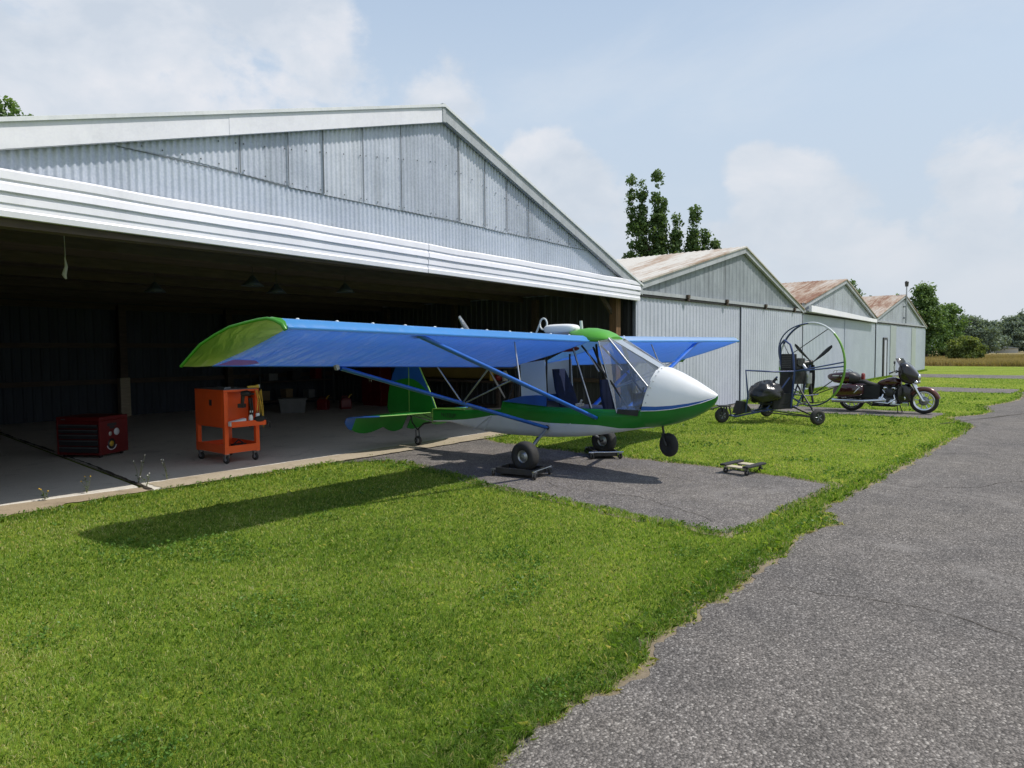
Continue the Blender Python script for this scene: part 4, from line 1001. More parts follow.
def blade(hub, ang, L, x0, mat, root, tip=None, name='blade', w0=.055):
    mb = MB(); rings = []; d = Vector((0, math.sin(ang), math.cos(ang))); tdir = Vector((0, math.cos(ang), -math.sin(ang)))
    for t in [i/9 for i in range(10)]:
        r_ = .05 + (L-.05)*t; wd = w0*(.55+1.0*math.sin(math.pi*min(1, .15+t*.75)))*(1 if t < .9 else .8); tw_ = R(48-34*t)
        c_ = hub + d*r_; a = tdir*math.cos(tw_) + Vector((1,0,0))*math.sin(tw_); nn = d.cross(a).normalized()
        rings.append([c_ + a*wd*ca + nn*.011*sa for ca, sa in ((1,0),(.5,1),(-.4,1.1),(-1,0),(-.4,-.4),(.5,-.3))])
    k = 8
    mb.loft(rings, 0)
    if tip: 
        for i in range(len(mb.f)):
            if i >= 7*6: mb.m[i] = 1
    return mb.build(name, [M[mat], M[tip or mat]], root)
hubp = Vector((-1.66, 0, 1.55))
blade(hubp, R(-39), .88, 0, 'alu', prop, w0=.032); blade(hubp, R(141), .84, 0, 'black', prop, w0=.032)
# parachute canister and its ring on the centre section
mb = MB(); mb.ellipsoid((-.10,0,2.005), (.29,.135,.075), 20, 12, power=.62); pod = mb.build('parachute_pod', M['white'], PL)
mb = MB(); mb.torus((-.42,-.02,2.09), (.25,1,0), .084, .013, 22, 8); mb.tube([(-.40,-.02,2.03),(-.30,-.01,1.97)], .012, 6); mb.tube([(-.49,-.02,2.09),(-.56,-.02,1.95)], .014, 6); mb.build('pod_ring', M['ringwhite'], pod)
mb = MB(); mb.tube([(.27,-.02,1.97),(.255,-.02,2.115)], .022, 10); mb.build('fuel_vent', M['ringwhite'], PL)
mb = MB(); mb.tube([(-.62,-.28,1.6),(-.70,-.20,1.86)], .01, 6); mb.build('antenna', M['alu'], PL)
# registration on the rear fuselage
def text_obj(name, s, size, loc, rot, mat, parent, ext=.001):
    cu = bpy.data.curves.new(name, 'FONT'); cu.body = s; cu.size = size; cu.extrude = ext; cu.align_x = 'CENTER'; cu.align_y = 'CENTER'
    tmp = bpy.data.objects.new('tmp_text', cu); COL.objects.link(tmp)
    bpy.context.view_layer.update()
    me = bpy.data.meshes.new_from_object(tmp.evaluated_get(bpy.context.evaluated_depsgraph_get()))
    bpy.data.objects.remove(tmp)
    o = bpy.data.objects.new(name, me); COL.objects.link(o); me.materials.clear(); me.materials.append(mat)
    o.parent = parent; o.location = loc; o.rotation_euler = rot
    return o
reg = text_obj('registration_number', 'N133UP', .105, (-2.20,-.129,.655), (R(92),0,R(7)), M['black'], PL)
# the y-side of the tail tapers, so the lettering follows its slope
reg.rotation_euler = (R(90), 0, math.atan2(-(.15-.10), .40)); reg.location = (-2.38, -.1035, .612)
reg.scale = (1.1, 1, 1)

# ------------------------------------------------------------------ wheel dollies under the airplane
def dolly(name, label, loc, rz, deck):
    d = thing(name, label, 'dolly', loc, rz, 'small wheel dollies')
    if deck == 'tray':
        mb = MB()
        mb.box(-.30,.24,-.17,.17,.040,.055); mb.box(-.32,.26,-.188,-.17,.038,.115); mb.box(-.32,.26,.17,.188,.038,.115); mb.box(.24,.26,-.17,.17,.038,.115); mb.box(-.32,-.30,-.17,.17,.038,.115)
        mb.build('tray', M['black'], d, bevel=.004)
        cs = [(-.35,-.20),(-.35,.20),(.29,-.22),(.29,.22)]
        mb = MB(); mb.tube([(.29,-.27,.106),(.29,.27,.106)], .011, 8); mb.build_split('handle_bar', M['chrome'], d)
    else:
        mb = MB(); mb.box(-.27,-.10,-.17,.17,.098,.118); mb.box(.10,.27,-.17,.17,.098,.118); mb.build_split('deck_board', M['ply'], d, bevel=.004)
        mb = MB(); mb.box(-.30,.30,-.24,-.14,.1185,.150); mb.box(-.30,.30,.14,.24,.1185,.150); mb.build_split('carpet_rail', M['matte_black'], d, bevel=.01)
        cs = [(-.22,-.18),(-.22,.18),(.22,-.18),(.22,.18)]
    for x, y in cs:
        mb = MB(); mb.lathe([(.012,-.014),(.036,-.014),(.040,-.006),(.040,.006),(.036,.014),(.012,.014)], (x,y,.041), (1,.3,0), 14)
        cw = mb.build('caster', M['rubber'], d)
        mb = MB(); mb.box(x-.024,x+.024,y-.022,y-.018,.035,.085); mb.box(x-.024,x+.024,y+.018,y+.022,.035,.085); mb.box(x-.030,x+.034 if x < 0 else x+.026,y-.024,y+.024,.0855,.0975); mb.build_split('caster_fork', M['steel_pull'], cw)
    return d
dolly('wheel_dolly', 'black steel tray dolly under the near main wheel of the airplane, on the asphalt', (7.15, 5.62, .010), R(-80), 'tray')
dolly('wheel_dolly', 'black steel tray dolly under the far main wheel of the airplane, chrome bar facing out', (9.20, 5.62, .010), R(222), 'tray')
dolly('moving_dolly', 'empty moving dolly with pale wooden deck and black carpet rails, on the asphalt edge', (9.12, 3.34, .010), R(-8), 'deck').scale = (.86, .86, .86)

# ------------------------------------------------------------------ powered parachute cart (x forward, y left)
TK = thing('powered_parachute', 'blue framed powered parachute cart with a lime green propeller hoop, on the lawn', 'ultralight', (16.28, 4.95, .01), R(140))
def small_wheel(parent, c, ax, r, wdt, name='wheel'):
    mb = MB(); k = r/.2
    mb.lathe([(.10*k,-wdt*.4),(.14*k,-wdt*.5),(.185*k,-wdt*.42),(.20*k,-wdt*.15),(.20*k,wdt*.15),(.185*k,wdt*.42),(.14*k,wdt*.5),(.10*k,wdt*.4)], c, ax, 24)
    t = mb.build(name, M['rubber'], parent)
    mb = MB(); mb.lathe([(0,-wdt*.42),(.025*k,-wdt*.5),(.03*k,-wdt*.3),(.085*k,-wdt*.28),(.105*k,-wdt*.44),(.105*k,wdt*.44),(.085*k,wdt*.28),(.03*k,wdt*.3),(.025*k,wdt*.5),(0,wdt*.42)], c, ax, 18)
    cv = Vector(c); av = Vector(ax).normalized(); uu = av.cross(Vector((0,0,1))).normalized(); ww = av.cross(uu)
    rim = mb.build('rim', M['engine_grey'], t)
    mb = MB()
    for i in range(5):
        a = 2*math.pi*i/5; e = cv + (uu*math.cos(a)+ww*math.sin(a))*.095*k
        mb.tube([cv - av*wdt*.35, e - av*wdt*.38], .012*k*1.3, 6); mb.tube([cv + av*wdt*.35, e + av*wdt*.38], .012*k*1.3, 6)
    mb.build_split('spoke', M['steel_pull'], t)
    return t
small_wheel(TK, (-.10, 1.0, .17), (0,1,0), .17, .11); small_wheel(TK, (-.10,-1.0, .17), (0,1,0), .17, .11); small_wheel(TK, (1.64, 0, .17), (0,1,0), .17, .10)
mb = MB()
mb.tube([(-.15,.14,.33),(.4,.15,.30),(1.05,.13,.20),(1.36,.10,.14),(1.46,.09,.17)], .022, 8); mb.tube([(-.15,-.14,.33),(.4,-.15,.30),(1.05,-.13,.20),(1.36,-.10,.14),(1.46,-.09,.17)], .022, 8)
mb.tube([(-.15,-.14,.33),(-.15,.14,.33)], .02, 8); mb.tube([(.9,-.14,.24),(.9,.14,.24)], .02, 8)
for sg in (-1, 1):
    mb.tube([(.05,sg*.24,.33),(-.02,sg*.25,1.1),(.02,sg*.25,1.55),(.06,sg*.20,1.78),(.085,0,1.88)], .024, 8)
    mb.tube([(.62,sg*.16,.29),(.10,sg*.25,1.02)], .020, 8)
    if sg > 0: mb.tube([(-.02,sg*.25,1.16),(.5,sg*.32,1.16),(1.25,sg*.34,1.20),(1.17,sg*.30,.62),(1.14,sg*.15,.24)], .020, 8)
    mb.tube([(-.02,sg*.25,1.16),(-.55,sg*.42,1.21),(-1.02,sg*.60,1.27)], .018, 8)
    mb.tube([(-.15,sg*.14,.33),(-.30,sg*.16,.62),(-.52,sg*.12,1.30)], .018, 8)
    mb.tube([(-.02,sg*.25,.62),(-.34,sg*.3,.60),(-.60,sg*.3,.62)], .014, 8)
mb.tube([(1.46,-.11,.17),(1.46,.11,.17)], .02, 8)
frame = mb.build_split('frame', M['framenavy'], TK)
mb = MB()
for sg in (-1, 1):
    mb.tube([(-.12,sg*.22,.84),(-.12,sg*.92,.20)], .020, 8); mb.tube([(-.05,sg*.14,.34),(-.11,sg*.90,.17)], .018, 8); mb.tube([(.75,sg*.16,.24),(-.09,sg*.88,.16)], .014, 8)
mb.tube([(-.11,-1.05,.17),(-.11,1.05,.17)], .014, 8)
mb.build_split('gear_strut', M['black'], TK)
mb = MB(); mb.tube([(1.45,.075,.16),(1.50,.075,.38),(1.62,.07,.385),(1.66,.07,.17)], .018, 8); mb.tube([(1.45,-.075,.16),(1.50,-.075,.38),(1.62,-.07,.385),(1.66,-.07,.17)], .018, 8); mb.box(1.45,1.72,-.075,.075,.365,.40)
mb.tube([(1.62,0,.38),(2.0,.02,.33)], .014, 8); mb.tube([(1.98,-.28,.34),(2.0,.28,.33)], .014, 8); mb.build_split('front_fork', M['black'], TK)
mb = MB(); mb.prism([(1.30,.17,.20),(.98,.17,.28),(1.16,.17,.49),(1.20,.17,.49)], (0,-.34,0)); mb.build('foot_box', M['matte_black'], TK, bevel=.01)
# seat
mb = MB(); rings = []
for x, z, wd, th in [(.62,.42,.20,.06),(.40,.40,.24,.09),(.16,.42,.25,.12),(.05,.55,.25,.12),(.02,.80,.24,.10),(.02,1.02,.22,.09),(.04,1.20,.19,.07)]:
    rings.append([Vector((x + (0 if z < .5 else th*ca*.6), wd*sa, z + (th*ca*.6 if z < .5 else 0))) for ca, sa in ((1,-.8),(1,.8),(.4,1),(-.6,.95),(-.8,0),(-.6,-.95),(.4,-1))])
mb.loft(rings, 0); mb.box(.0,.5,-.24,-.18,.30,.66); mb.box(.0,.5,.18,.24,.30,.66)
mb.build('seat', M['matte_black'], TK, bevel=.012)
# engine block, radiator and exhaust
mb = MB(); mb.box(-.34,-.12,-.17,.17,1.20,1.46); mb.box(-.42,-.14,-.11,.11,.86,1.20); mb.tube([(-.2,-.22,1.36),(-.2,.22,1.36)], .085, 12); mb.tube([(-.58,0,1.35),(-.2,0,1.30)], .06, 12)
for k in range(6): mb.box(-.36,-.10,-.185,.185,1.22+.042*k,1.232+.042*k)
eng = mb.build_split('engine', M['engine_grey'], TK, bevel=.008)
mb = MB(); mb.tube([(-.28,.18,1.30),(-.30,.30,1.18),(-.36,.30,.92),(-.40,.16,.80)], .045, 10); mb.tube([(-.36,.28,1.12),(-.36,.28,.88)], .075, 12); mb.build_split('exhaust', M['alu'], eng)
mb = MB(); mb.box(-.10,.02,-.22,.22,1.20,1.56); mb.build('radiator', M['matte_black'], TK, bevel=.012)
mb = MB()
for k in range(7): mb.box(-.103,.023,-.18,.18,1.24+.042*k,1.252+.042*k)
mb.build_split('radiator_fin', M['engine_grey'], TK)
mb = MB(); mb.tube([(-.50,.02,1.36),(-.54,.20,.42)], .024, 8); mb.tube([(-.50,-.02,1.36),(-.54,-.20,.42)], .024, 8); mb.tube([(-.54,-.20,.42),(-.54,.20,.42)], .018, 8); mb.tube([(-.54,0,.42),(-.15,0,.33)], .016, 8); mb.build_split('engine_mount', M['black'], TK)
# hoop: three arcs of different paint on one circle, its spokes and lower ties
hc = Vector((-.62, -.03, 1.31)); hx = .22
def hp(a, rr_=.97): return hc + Vector((-.20*math.sin(a)*rr_, .98*math.sin(a)*rr_, math.cos(a)*rr_))
def arcpts(a0, a1, rr_=.97, k=26, dx=0): return [hp(R(a0+(a1-a0)*i/k), rr_) + Vector((dx,0,0)) for i in range(k+1)]
hoop = MB()
hoop.tube(arcpts(44, 140), .025, 8, 0); hoop.tube(arcpts(-18, 44), .025, 8, 1); hoop.tube(arcpts(-60, -18), .024, 8, 2); hoop.tube(arcpts(-95,-60), .021, 8, 1); hoop.tube(arcpts(-140,-95), .021, 8, 0); hoop.tube(arcpts(140,220), .019, 8, 2)
ho = hoop.build('propeller_hoop', [M['ringgreen'], M['ringwhite'], M['framenavy']], TK)
mb = MB(); mb.tube([q + Vector((.15*math.sin(math.pi*i/26),0,0)) for i, q in enumerate(arcpts(-84, -2, .965))], .016, 8); mb.build_split('inner_hoop', M['framenavy'], TK)
mb = MB(); mb.tube([hp(R(32)), (-.05,-.05,1.50)], .011, 6); mb.tube([hp(R(-60)), (-.05,.02,1.50)], .011, 6); mb.tube([hp(R(100)), (-.50,.25,.62)], .012, 6); mb.tube([hp(R(118)), (-.54,.2,.60)], .012, 6); mb.tube([hp(R(-118)), (-.54,-.2,.60)], .012, 6); mb.tube([hp(R(150)), (-.54,.19,.42)], .012, 6)
mb.tube([hp(R(-150)), (-.54,-.19,.42)], .012, 6); mb.build_split('hoop_stay', M['engine_grey'], ho)
mb = MB()
for sg, a in ((1, 86), (-1, -86)): mb.tube([(-.02,sg*.25,1.16), hp(R(a))], .016, 8)
mb.build_split('outrigger', M['framenavy'], TK)
pr = MB(); pr.lathe([(0,-.06),(.065,-.06),(.07,.03),(.03,.05),(0,.05)], (-.60,0,1.35), (-1,0,0), 16); tp = pr.build('propeller', M['black'], TK)
hubp = Vector((-.64,0,1.35))
blade(hubp, R(62), .80, 0, 'matte_black', tp); blade(hubp, R(-58), .80, 0, 'matte_black', tp); blade(hubp, R(182), .80, 0, 'matte_black', tp)
# the bagged canopy lying on the foot rest
mb = MB(); mb.ellipsoid((0,0,0), (.37,.33,.29), 30, 20)
rr = random.Random(3)
def lump(p):
    q = Vector(p); d = q.normalized(); a = math.atan2(d.y, d.x)
    s = 1 + .05*math.sin(5*a+2*d.z*3) + .045*math.sin(9*a-4*d.z) + .03*math.sin(14*d.z+3*a)
    tail = max(0, d.x)**3*.05
    flatz = -.17
    r_ = q*s + Vector((tail,0,0)); r_.z = max(r_.z, flatz); return tuple(r_)
mb.v = [lump(p) for p in mb.v]
mb.tube([(-.16,.05,.20),(-.20,.07,.27),(-.26,.10,.30)], [.05,.022,.045], 8)
bag = mb.build('plastic_bag', M['bagplastic']); tag(bag, 'bulging shiny black plastic bag lying against the seat of the parachute cart', 'bag')
bw = Matrix.Translation((16.28,4.95,.01)) @ Matrix.Rotation(R(140), 4, 'Z'); bag.location = bw @ Vector((.62,.14,.66)); bag.rotation_euler = (R(4), R(8), R(140))

# ------------------------------------------------------------------ motorcycle (x forward from rear axle, y left)
MC = thing('motorcycle', 'dark maroon touring motorcycle with hard luggage, parked on the asphalt strip by the hangar doors', 'motorcycle', (19.93, 4.36, .010), R(-90))
def moto_wheel(x, r, wd, spokes, hub_r=.05):
    c = Vector((x,0,r)); mb = MB()
    mb.lathe([(r*.70,-wd*.40),(r*.80,-wd*.50),(r*.93,-wd*.44),(r,-wd*.12),(r,wd*.12),(r*.93,wd*.44),(r*.80,wd*.50),(r*.70,wd*.40)], c, (0,1,0), 40)
    t = mb.build('wheel', M['rubber'], MC)
    mb = MB(); mb.lathe([(r*.62,-wd*.3),(r*.70,-wd*.44),(r*.76,-wd*.46),(r*.76,wd*.46),(r*.70,wd*.44),(r*.62,wd*.3),(r*.62,-wd*.3)], c, (0,1,0), 36)
    for i in range(spokes):
        a = 2*math.pi*i/spokes; d = Vector((math.cos(a),0,math.sin(a))); e = Vector((math.cos(a+.22),0,math.sin(a+.22)))
        mb.tube([c + d*.03 + Vector((0,-.02,0)), c + e*r*.66 + Vector((0,-.01,0))], .013, 6); mb.tube([c + d*.03 + Vector((0,.02,0)), c + e*r*.66 + Vector((0,.01,0))], .013, 6)
    mb.lathe([(0,-.06),(hub_r,-.06),(hub_r,.06),(0,.06)], c, (0,1,0), 16); mb.build('rim', M['chrome'], t)
    mb = MB(); mb.lathe([(.055,-.075),(r*.34,-.075),(r*.34,-.070),(.055,-.070)], c, (0,1,0), 30); mb.lathe([(.055,.07),(r*.34,.07),(r*.34,.075),(.055,.075)], c, (0,1,0), 30); mb.build_split('brake_disc', M['steel_pull'], t)
moto_wheel(0, .32, .15, 9); moto_wheel(1.68, .325, .13, 9)
def fender(c, r, a0, a1, wd, mat, name, th=.02):
    mb = MB(); rings = []
    for i in range(19):
        a = R(a0+(a1-a0)*i/18); e = Vector((math.cos(a),0,math.sin(a))); t = 1 - .25*abs(i/9-1)**3
        rings.append([Vector(c)+e*(r+dr)+Vector((0,wd*y*t,0)) for y, dr in ((-1,-.07),(-.92,-.015),(-.6,.012),(0,.022),(.6,.012),(.92,-.015),(1,-.07),(.9,-.07),(.55,-.006),(0,.004),(-.55,-.006),(-.9,-.07))])
    mb.loft(rings, 0); return mb.build(name, M[mat], MC)
fender((1.68,0,.325), .345, 12, 150, .085, 'maroon_sheen', 'front_fender'); fender((0,0,.32), .345, 20, 200, .10, 'maroon', 'rear_fender')
def boxy(name, secs, mat, parent, n_=16, pw=.55):
    """smooth body lofted through (x, z centre, half height, half width, y) sections"""
    mb = MB(); rings = []
    for x, zc, hh, hw, yc in secs:
        rr_ = []
        for j in range(n_):
            a = 2*math.pi*j/n_; f = lambda q: math.copysign(abs(q)**pw, q)
            rr_.append(Vector((x, yc + hw*f(math.cos(a)), zc + hh*f(math.sin(a)))))
        rings.append(rr_)
    mb.loft(rings, 0); return mb.build(name, M[mat], parent)
tp = boxy('top_case', [(-.60,.915,.035,.10,0),(-.55,.91,.075,.20,0),(-.42,.885,.135,.26,0),(-.22,.885,.165,.28,0),(-.02,.885,.165,.28,0)], 'maroon', MC)
boxy('top_case_front', [(-.02,.885,.167,.282,0),(.08,.88,.15,.27,0),(.17,.86,.10,.22,0),(.20,.85,.05,.15,0)], 'black', tp)
mb = MB(); mb.box(-.43,-.20,-.283,-.279,.93,.955); mb.build('badge', M['ringwhite'], tp)
mb = MB(); mb.tube([(-.45,-.16,1.02),(-.40,-.17,1.085),(-.10,-.17,1.095),(-.02,-.16,1.05)], .011, 8); mb.tube([(-.45,.16,1.02),(-.40,.17,1.085),(-.10,.17,1.095),(-.02,.16,1.05)], .011, 8); mb.tube([(-.40,-.17,1.085),(-.40,.17,1.085)], .011, 8); mb.build_split('luggage_rack', M['chrome'], tp)
for sg in (-1, 1):
    sb = boxy('saddlebag', [(-.40,.50,.06,.05,sg*.30),(-.36,.52,.13,.09,sg*.31),(-.20,.54,.165,.115,sg*.32),(.10,.56,.165,.12,sg*.32),(.26,.57,.145,.10,sg*.31),(.33,.58,.10,.06,sg*.30)], 'maroon', MC)
    mb = MB(); mb.tube([(.20,sg*.437,.695),(.27,sg*.425,.66),(.14,sg*.442,.50)], .010, 6); mb.build('bag_latch', M['chrome'], sb)
    mb = MB(); mb.tube([(-.42,sg*.32,.285),(-.1,sg*.33,.285),(.35,sg*.32,.285)], [.050,.056,.048], 14); mb.tube([(.35,sg*.32,.285),(.62,sg*.27,.31),(.85,sg*.20,.33)], [.044,.036,.03], 12); mb.build_split('muffler', M['chrome'], MC)
boxy('seat', [(.02,.74,.03,.14,0),(.14,.79,.06,.17,0),(.30,.79,.06,.17,0),(.42,.74,.055,.17,0),(.56,.70,.05,.15,0),(.68,.70,.05,.10,0),(.74,.71,.03,.06,0)], 'matte_black', MC)
boxy('rider_backrest', [(.235,.92,.085,.085,0),(.26,.92,.10,.10,0),(.30,.91,.09,.09,0)], 'red_leather', MC)
boxy('fuel_tank', [(.62,.745,.03,.06,0),(.70,.77,.07,.11,0),(.85,.80,.10,.155,0),(1.0,.815,.115,.165,0),(1.10,.80,.10,.13,0),(1.17,.79,.06,.08,0)], 'maroon', MC)
mb = MB(); mb.tube([(.70,-.11,.775),(.86,-.158,.83),(1.02,-.166,.85)], .012, 6); mb.build('tank_stripe', M['maroon_sheen'], MC)
mb = MB(); mb.box(-.12,.70,-.15,.15,.34,.70); mb.box(.701,1.16,-.06,.06,.20,.74); mb.build('side_cover', M['matte_black'], MC, bevel=.03)
# V-twin
mb = MB(); mb.ellipsoid((.90,0,.30), (.26,.15,.14), 18, 10, power=.6); mb.box(.52,.80,-.15,.15,.20,.36)
eng = mb.build_split('engine', M['engine_grey'], MC, bevel=.02)
for a in (-22, 24):
    d = Vector((math.sin(R(a)),0,math.cos(R(a)))); c0 = Vector((.90,0,.38))
    mb = MB()
    for k in range(8): mb.lathe([(.0,0),(.105,0),(.105,.012),(.075,.014),(.075,.022),(0,.022)], c0+d*(.03*k), d, 16)
    mb.lathe([(0,0),(.09,0),(.085,.06),(.05,.085),(0,.09)], c0+d*.24, d, 16); mb.build_split('cylinder', M['chrome'], eng)
mb = MB(); mb.lathe([(0,0),(.115,0),(.115,.03),(.085,.055),(0,.06)], (.92,-.16,.52), (0,-1,0), 24); mb.build('air_cleaner', M['black'], eng)
mb = MB(); mb.lathe([(0,0),(.12,0),(.12,.02),(.08,.04),(0,.045)], (.74,-.15,.30), (0,-1,0), 20); mb.lathe([(0,0),(.10,0),(.10,.02),(.06,.04),(0,.045)], (1.0,-.15,.27), (0,-1,0), 20); mb.tube([(1.02,-.15,.47),(1.06,-.20,.36),(.9,-.21,.24),(.6,-.24,.27)], .026, 10); mb.tube([(.78,-.15,.47),(.74,-.21,.36),(.62,-.23,.28)], .026, 10); mb.build_split('exhaust_header', M['chrome'], eng)
mb = MB(); mb.tube([(1.10,-.10,.78),(1.20,-.10,.30),(1.05,-.12,.17),(.5,-.12,.17),(.3,-.1,.3)], .018, 8); mb.tube([(1.10,.10,.78),(1.20,.10,.30),(1.05,.12,.17),(.5,.12,.17),(.3,.1,.3)], .018, 8); mb.build_split('frame', M['black'], MC)
mb = MB(); mb.tube([(1.24,-.10,.56),(1.27,-.26,.52),(1.30,-.32,.40),(1.28,-.24,.24)], .017, 8); mb.tube([(1.24,.10,.56),(1.27,.26,.52),(1.30,.32,.40),(1.28,.24,.24)], .017, 8); mb.build_split('crash_bar', M['chrome'], MC)
for sg in (-1, 1): boxy('lower_fairing', [(1.13,.47,.17,.03,sg*.23),(1.22,.50,.25,.07,sg*.25),(1.32,.50,.24,.07,sg*.25),(1.41,.47,.15,.03,sg*.24)], 'gloss_black', MC)
mb = MB(); mb.box(.98,1.20,-.40,-.20,.22,.25); mb.box(1.25,1.38,-.36,-.20,.20,.29); mb.build_split('footboard', M['chrome'], MC, bevel=.01)
# fork, fairing, screen, bars
mb = MB()
for sg in (-1, 1): mb.tube([(1.34,sg*.10,.96),(1.50,sg*.105,.64),(1.67,sg*.105,.33)], [.030,.034,.040], 12)
mb.build_split('fork', M['chrome'], MC)
fa = boxy('fairing', [(1.12,1.06,.12,.22,0),(1.18,1.06,.24,.33,0),(1.28,1.04,.27,.36,0),(1.40,.98,.24,.30,0),(1.50,.94,.15,.20,0),(1.555,.92,.08,.11,0)], 'gloss_black', MC, pw=.46)
mb = MB(); rings = []
for z, x, wd in ((1.16,1.37,.29),(1.24,1.31,.28),(1.33,1.25,.24),(1.41,1.20,.15)):
    rings.append([Vector((x - .16*(abs(t)**2), wd*t, z)) for t in (-1,-.75,-.5,-.25,0,.25,.5,.75,1)])
mb.loft(rings, 0, False, False); mb.build('windscreen', M['smoke'], fa)
mb = MB(); mb.lathe([(0,.02),(.07,.015),(.085,0),(.09,-.05),(.06,-.09)], (1.58,0,.925), (1,0,0), 20); mb.build('headlight', M['chrome'], fa)
for sg in (-1, 1):
    mb = MB(); mb.lathe([(0,.02),(.04,.015),(.05,0),(.05,-.05),(.02,-.07)], (1.545,sg*.19,.80), (1,0,0), 14); mb.tube([(1.42,sg*.10,.80),(1.50,sg*.19,.80)], .014, 6); mb.build('headlight', M['chrome'], fa)
    mb = MB(); mb.tube([(1.20,sg*.12,1.02),(1.10,sg*.30,1.10),(.98,sg*.42,1.04)], .014, 8); mb.tube([(1.03,sg*.385,1.062),(.96,sg*.44,1.03)], .020, 8); hbz = mb.build('handlebar', M['black'], MC)
    mb = MB(); mb.tube([(1.06,sg*.36,1.08),(1.06,sg*.42,1.20),(1.08,sg*.43,1.28)], .008, 6); mb.ellipsoid((1.075,sg*.45,1.31), (.022,.065,.045), 12, 8); mb.build('mirror', M['black'], hbz)
mb = MB(); mb.tube([(1.12,.10,.20),(1.16,.24,.0)], .014, 6); mb.tube([(1.10,-.12,.18),(1.13,-.20,.01)], .012, 6); mb.build_split('kickstand', M['black'], MC)
mb = MB(); mb.lathe([(0,0),(.03,0),(.04,.03),(0,.035)], (-.37,-.12,.62), (-1,0,0), 12); mb.lathe([(0,0),(.03,0),(.04,.03),(0,.035)], (-.37,.12,.62), (-1,0,0), 12); mb.build_split('tail_lamp', M['red_leather'], MC)
mb = MB(); mb.tube([(.78,-.24,.60),(.84,-.28,.52)], .012, 6); mb.ellipsoid((.98,-.36,1.055), (.05,.035,.03), 10, 8); mb.build_split('lever', M['chrome'], MC)

# ------------------------------------------------------------------ tool cart (x right, y back), on the slab
FZ0 = .023
CT = thing('tool_cart', 'orange steel service cart on casters inside the hangar, with a closed upper cabinet', 'tool cart', (5.37, 10.06, FZ0), 0)
x0, x1, y0, y1 = -.27, .30, -.39, .50
mb = MB()
mb.box(x0,x1,y0,y1,1.085,1.115); mb.box(x0,x0+.012,y0+.06,y1-.06,.56,1.084); mb.box(x1-.012,x1,y0+.06,y1-.06,.56,1.084); mb.box(x0+.013,x1-.013,y1-.075,y1-.06,.56,1.084); mb.box(x0+.013,x1-.10,y0+.14,y0+.152,.56,1.084); mb.box(x0+.013,x1-.013,y0+.06,y1-.06,.545,.559)
mb.build('cabinet', M['orange'], CT)
mb = MB()
for x in (x0+.003, x1-.063):
    for y in (y0, y1-.06): mb.box(x, x+.06, y, y+.0595, .15, 1.083)
mb.box(x0+.004,x1-.004,y0+.002,y0+.02,.16,.27); mb.box(x0+.004,x1-.004,y1-.02,y1-.002,.16,.27); mb.box(x0,x0+.003,y0,y1,.16,.285); mb.box(x1-.003,x1,y0,y1,.16,.285); mb.box(x0+.004,x1-.004,y0+.021,y1-.021,.175,.19)
mb.build_split('frame', M['orange'], CT)
mb = MB(); mb.box(x0+.064,x1-.064+.12,y0-.09,y0-.002,.555,.57); mb.box(x0+.064,x1+.056,y0-.10,y0-.0905,.555,.64)
mb.build('side_tray', M['orange'], CT)
mb = MB(); mb.box(x0+.02,x1-.02,y0+.02,y1-.02,1.1155,1.124); mb.build('top_mat', M['steel_pull'], CT, bevel=.003)
mb = MB(); mb.box(x0-.006,x0-.0005,-.03,.04,.87,.96); mb.box(x0-.012,x0-.0065,-.012,.02,.89,.94); mb.build('lock_plate', M['black'], CT)
for x in (x0+.05, x1-.05):
    for y in (y0+.06, y1-.06):
        mb = MB(); mb.lathe([(.02,-.018),(.052,-.018),(.058,-.008),(.058,.008),(.052,.018),(.02,.018)], (x,y,.058), (1,.25,0), 18); cw = mb.build('caster', M['rubber'], CT)
        mb = MB(); mb.box(x-.032,x-.026,y-.028,y+.028,.05,.135); mb.box(x+.026,x+.032,y-.028,y+.028,.05,.135); mb.box(x-.035,x+.035,y-.035,y+.035,.1355,.148); mb.lathe([(0,-.022),(.022,-.022),(.022,.022),(0,.022)], (x,y,.058), (1,.25,0), 12); mb.build_split('caster_fork', M['steel_pull'], cw)
mb = MB(); mb.tube([(.30,-.43,.62),(.33,-.46,.60),(.36,-.46,.62)], .02, 8); mb.tube([(x1+.02,y0+.1,1.09),(x1+.06,y0+.1,1.09)], .012, 8); mb.build_split('hook', M['black'], CT)
def put(o, label, cat, loc, rz=0, group=None):
    o.location = loc; o.rotation_euler = (0,0,rz); return tag(o, label, cat, group)
def C(x, y, z): return (5.37+x, 10.06+y, FZ0+z)
mb = MB(); mb.lathe([(0,0),(.032,0),(.033,.02),(.033,.12),(.022,.15),(.011,.16),(.011,.185)], (0,0,0), (0,0,1), 16); mb.box(-.012,.03,-.01,.01,.185,.215); bt = mb.build('spray_bottle', M['white'])
put(bt, 'white spray bottle standing on the side tray of the orange cart', 'bottle', C(.13,y0-.05,.571))
mb = MB(); mb.lathe([(0,0),(.030,0),(.031,.02),(.031,.15),(.026,.16),(.026,.17),(0,.172)], (0,0,0), (0,0,1), 16); bt = mb.build('spray_can', M['paper'])
mb = MB(); mb.lathe([(0,.173),(.022,.173),(.022,.205),(.0,.21)], (0,0,0), (0,0,1), 14); mb.build('cap', M['red_leather'], bt)
put(bt, 'white aerosol can with a red cap at the right end of the orange cart tray', 'spray can', C(.245,y0-.05,.571))
mb = MB(); mb.box(-.14,.12,-.04,.04,0,.085); mb.v = [(x, y, z + (.03*math.sin(x*18)+.012*math.sin(y*70) if z > .03 else 0)) for x, y, z in mb.v]; o = mb.build('paper_towel', M['paper'], bevel=.012)
put(o, 'crumpled white paper lying at the left end of the cart tray', 'paper', C(-.08,y0-.045,.571))
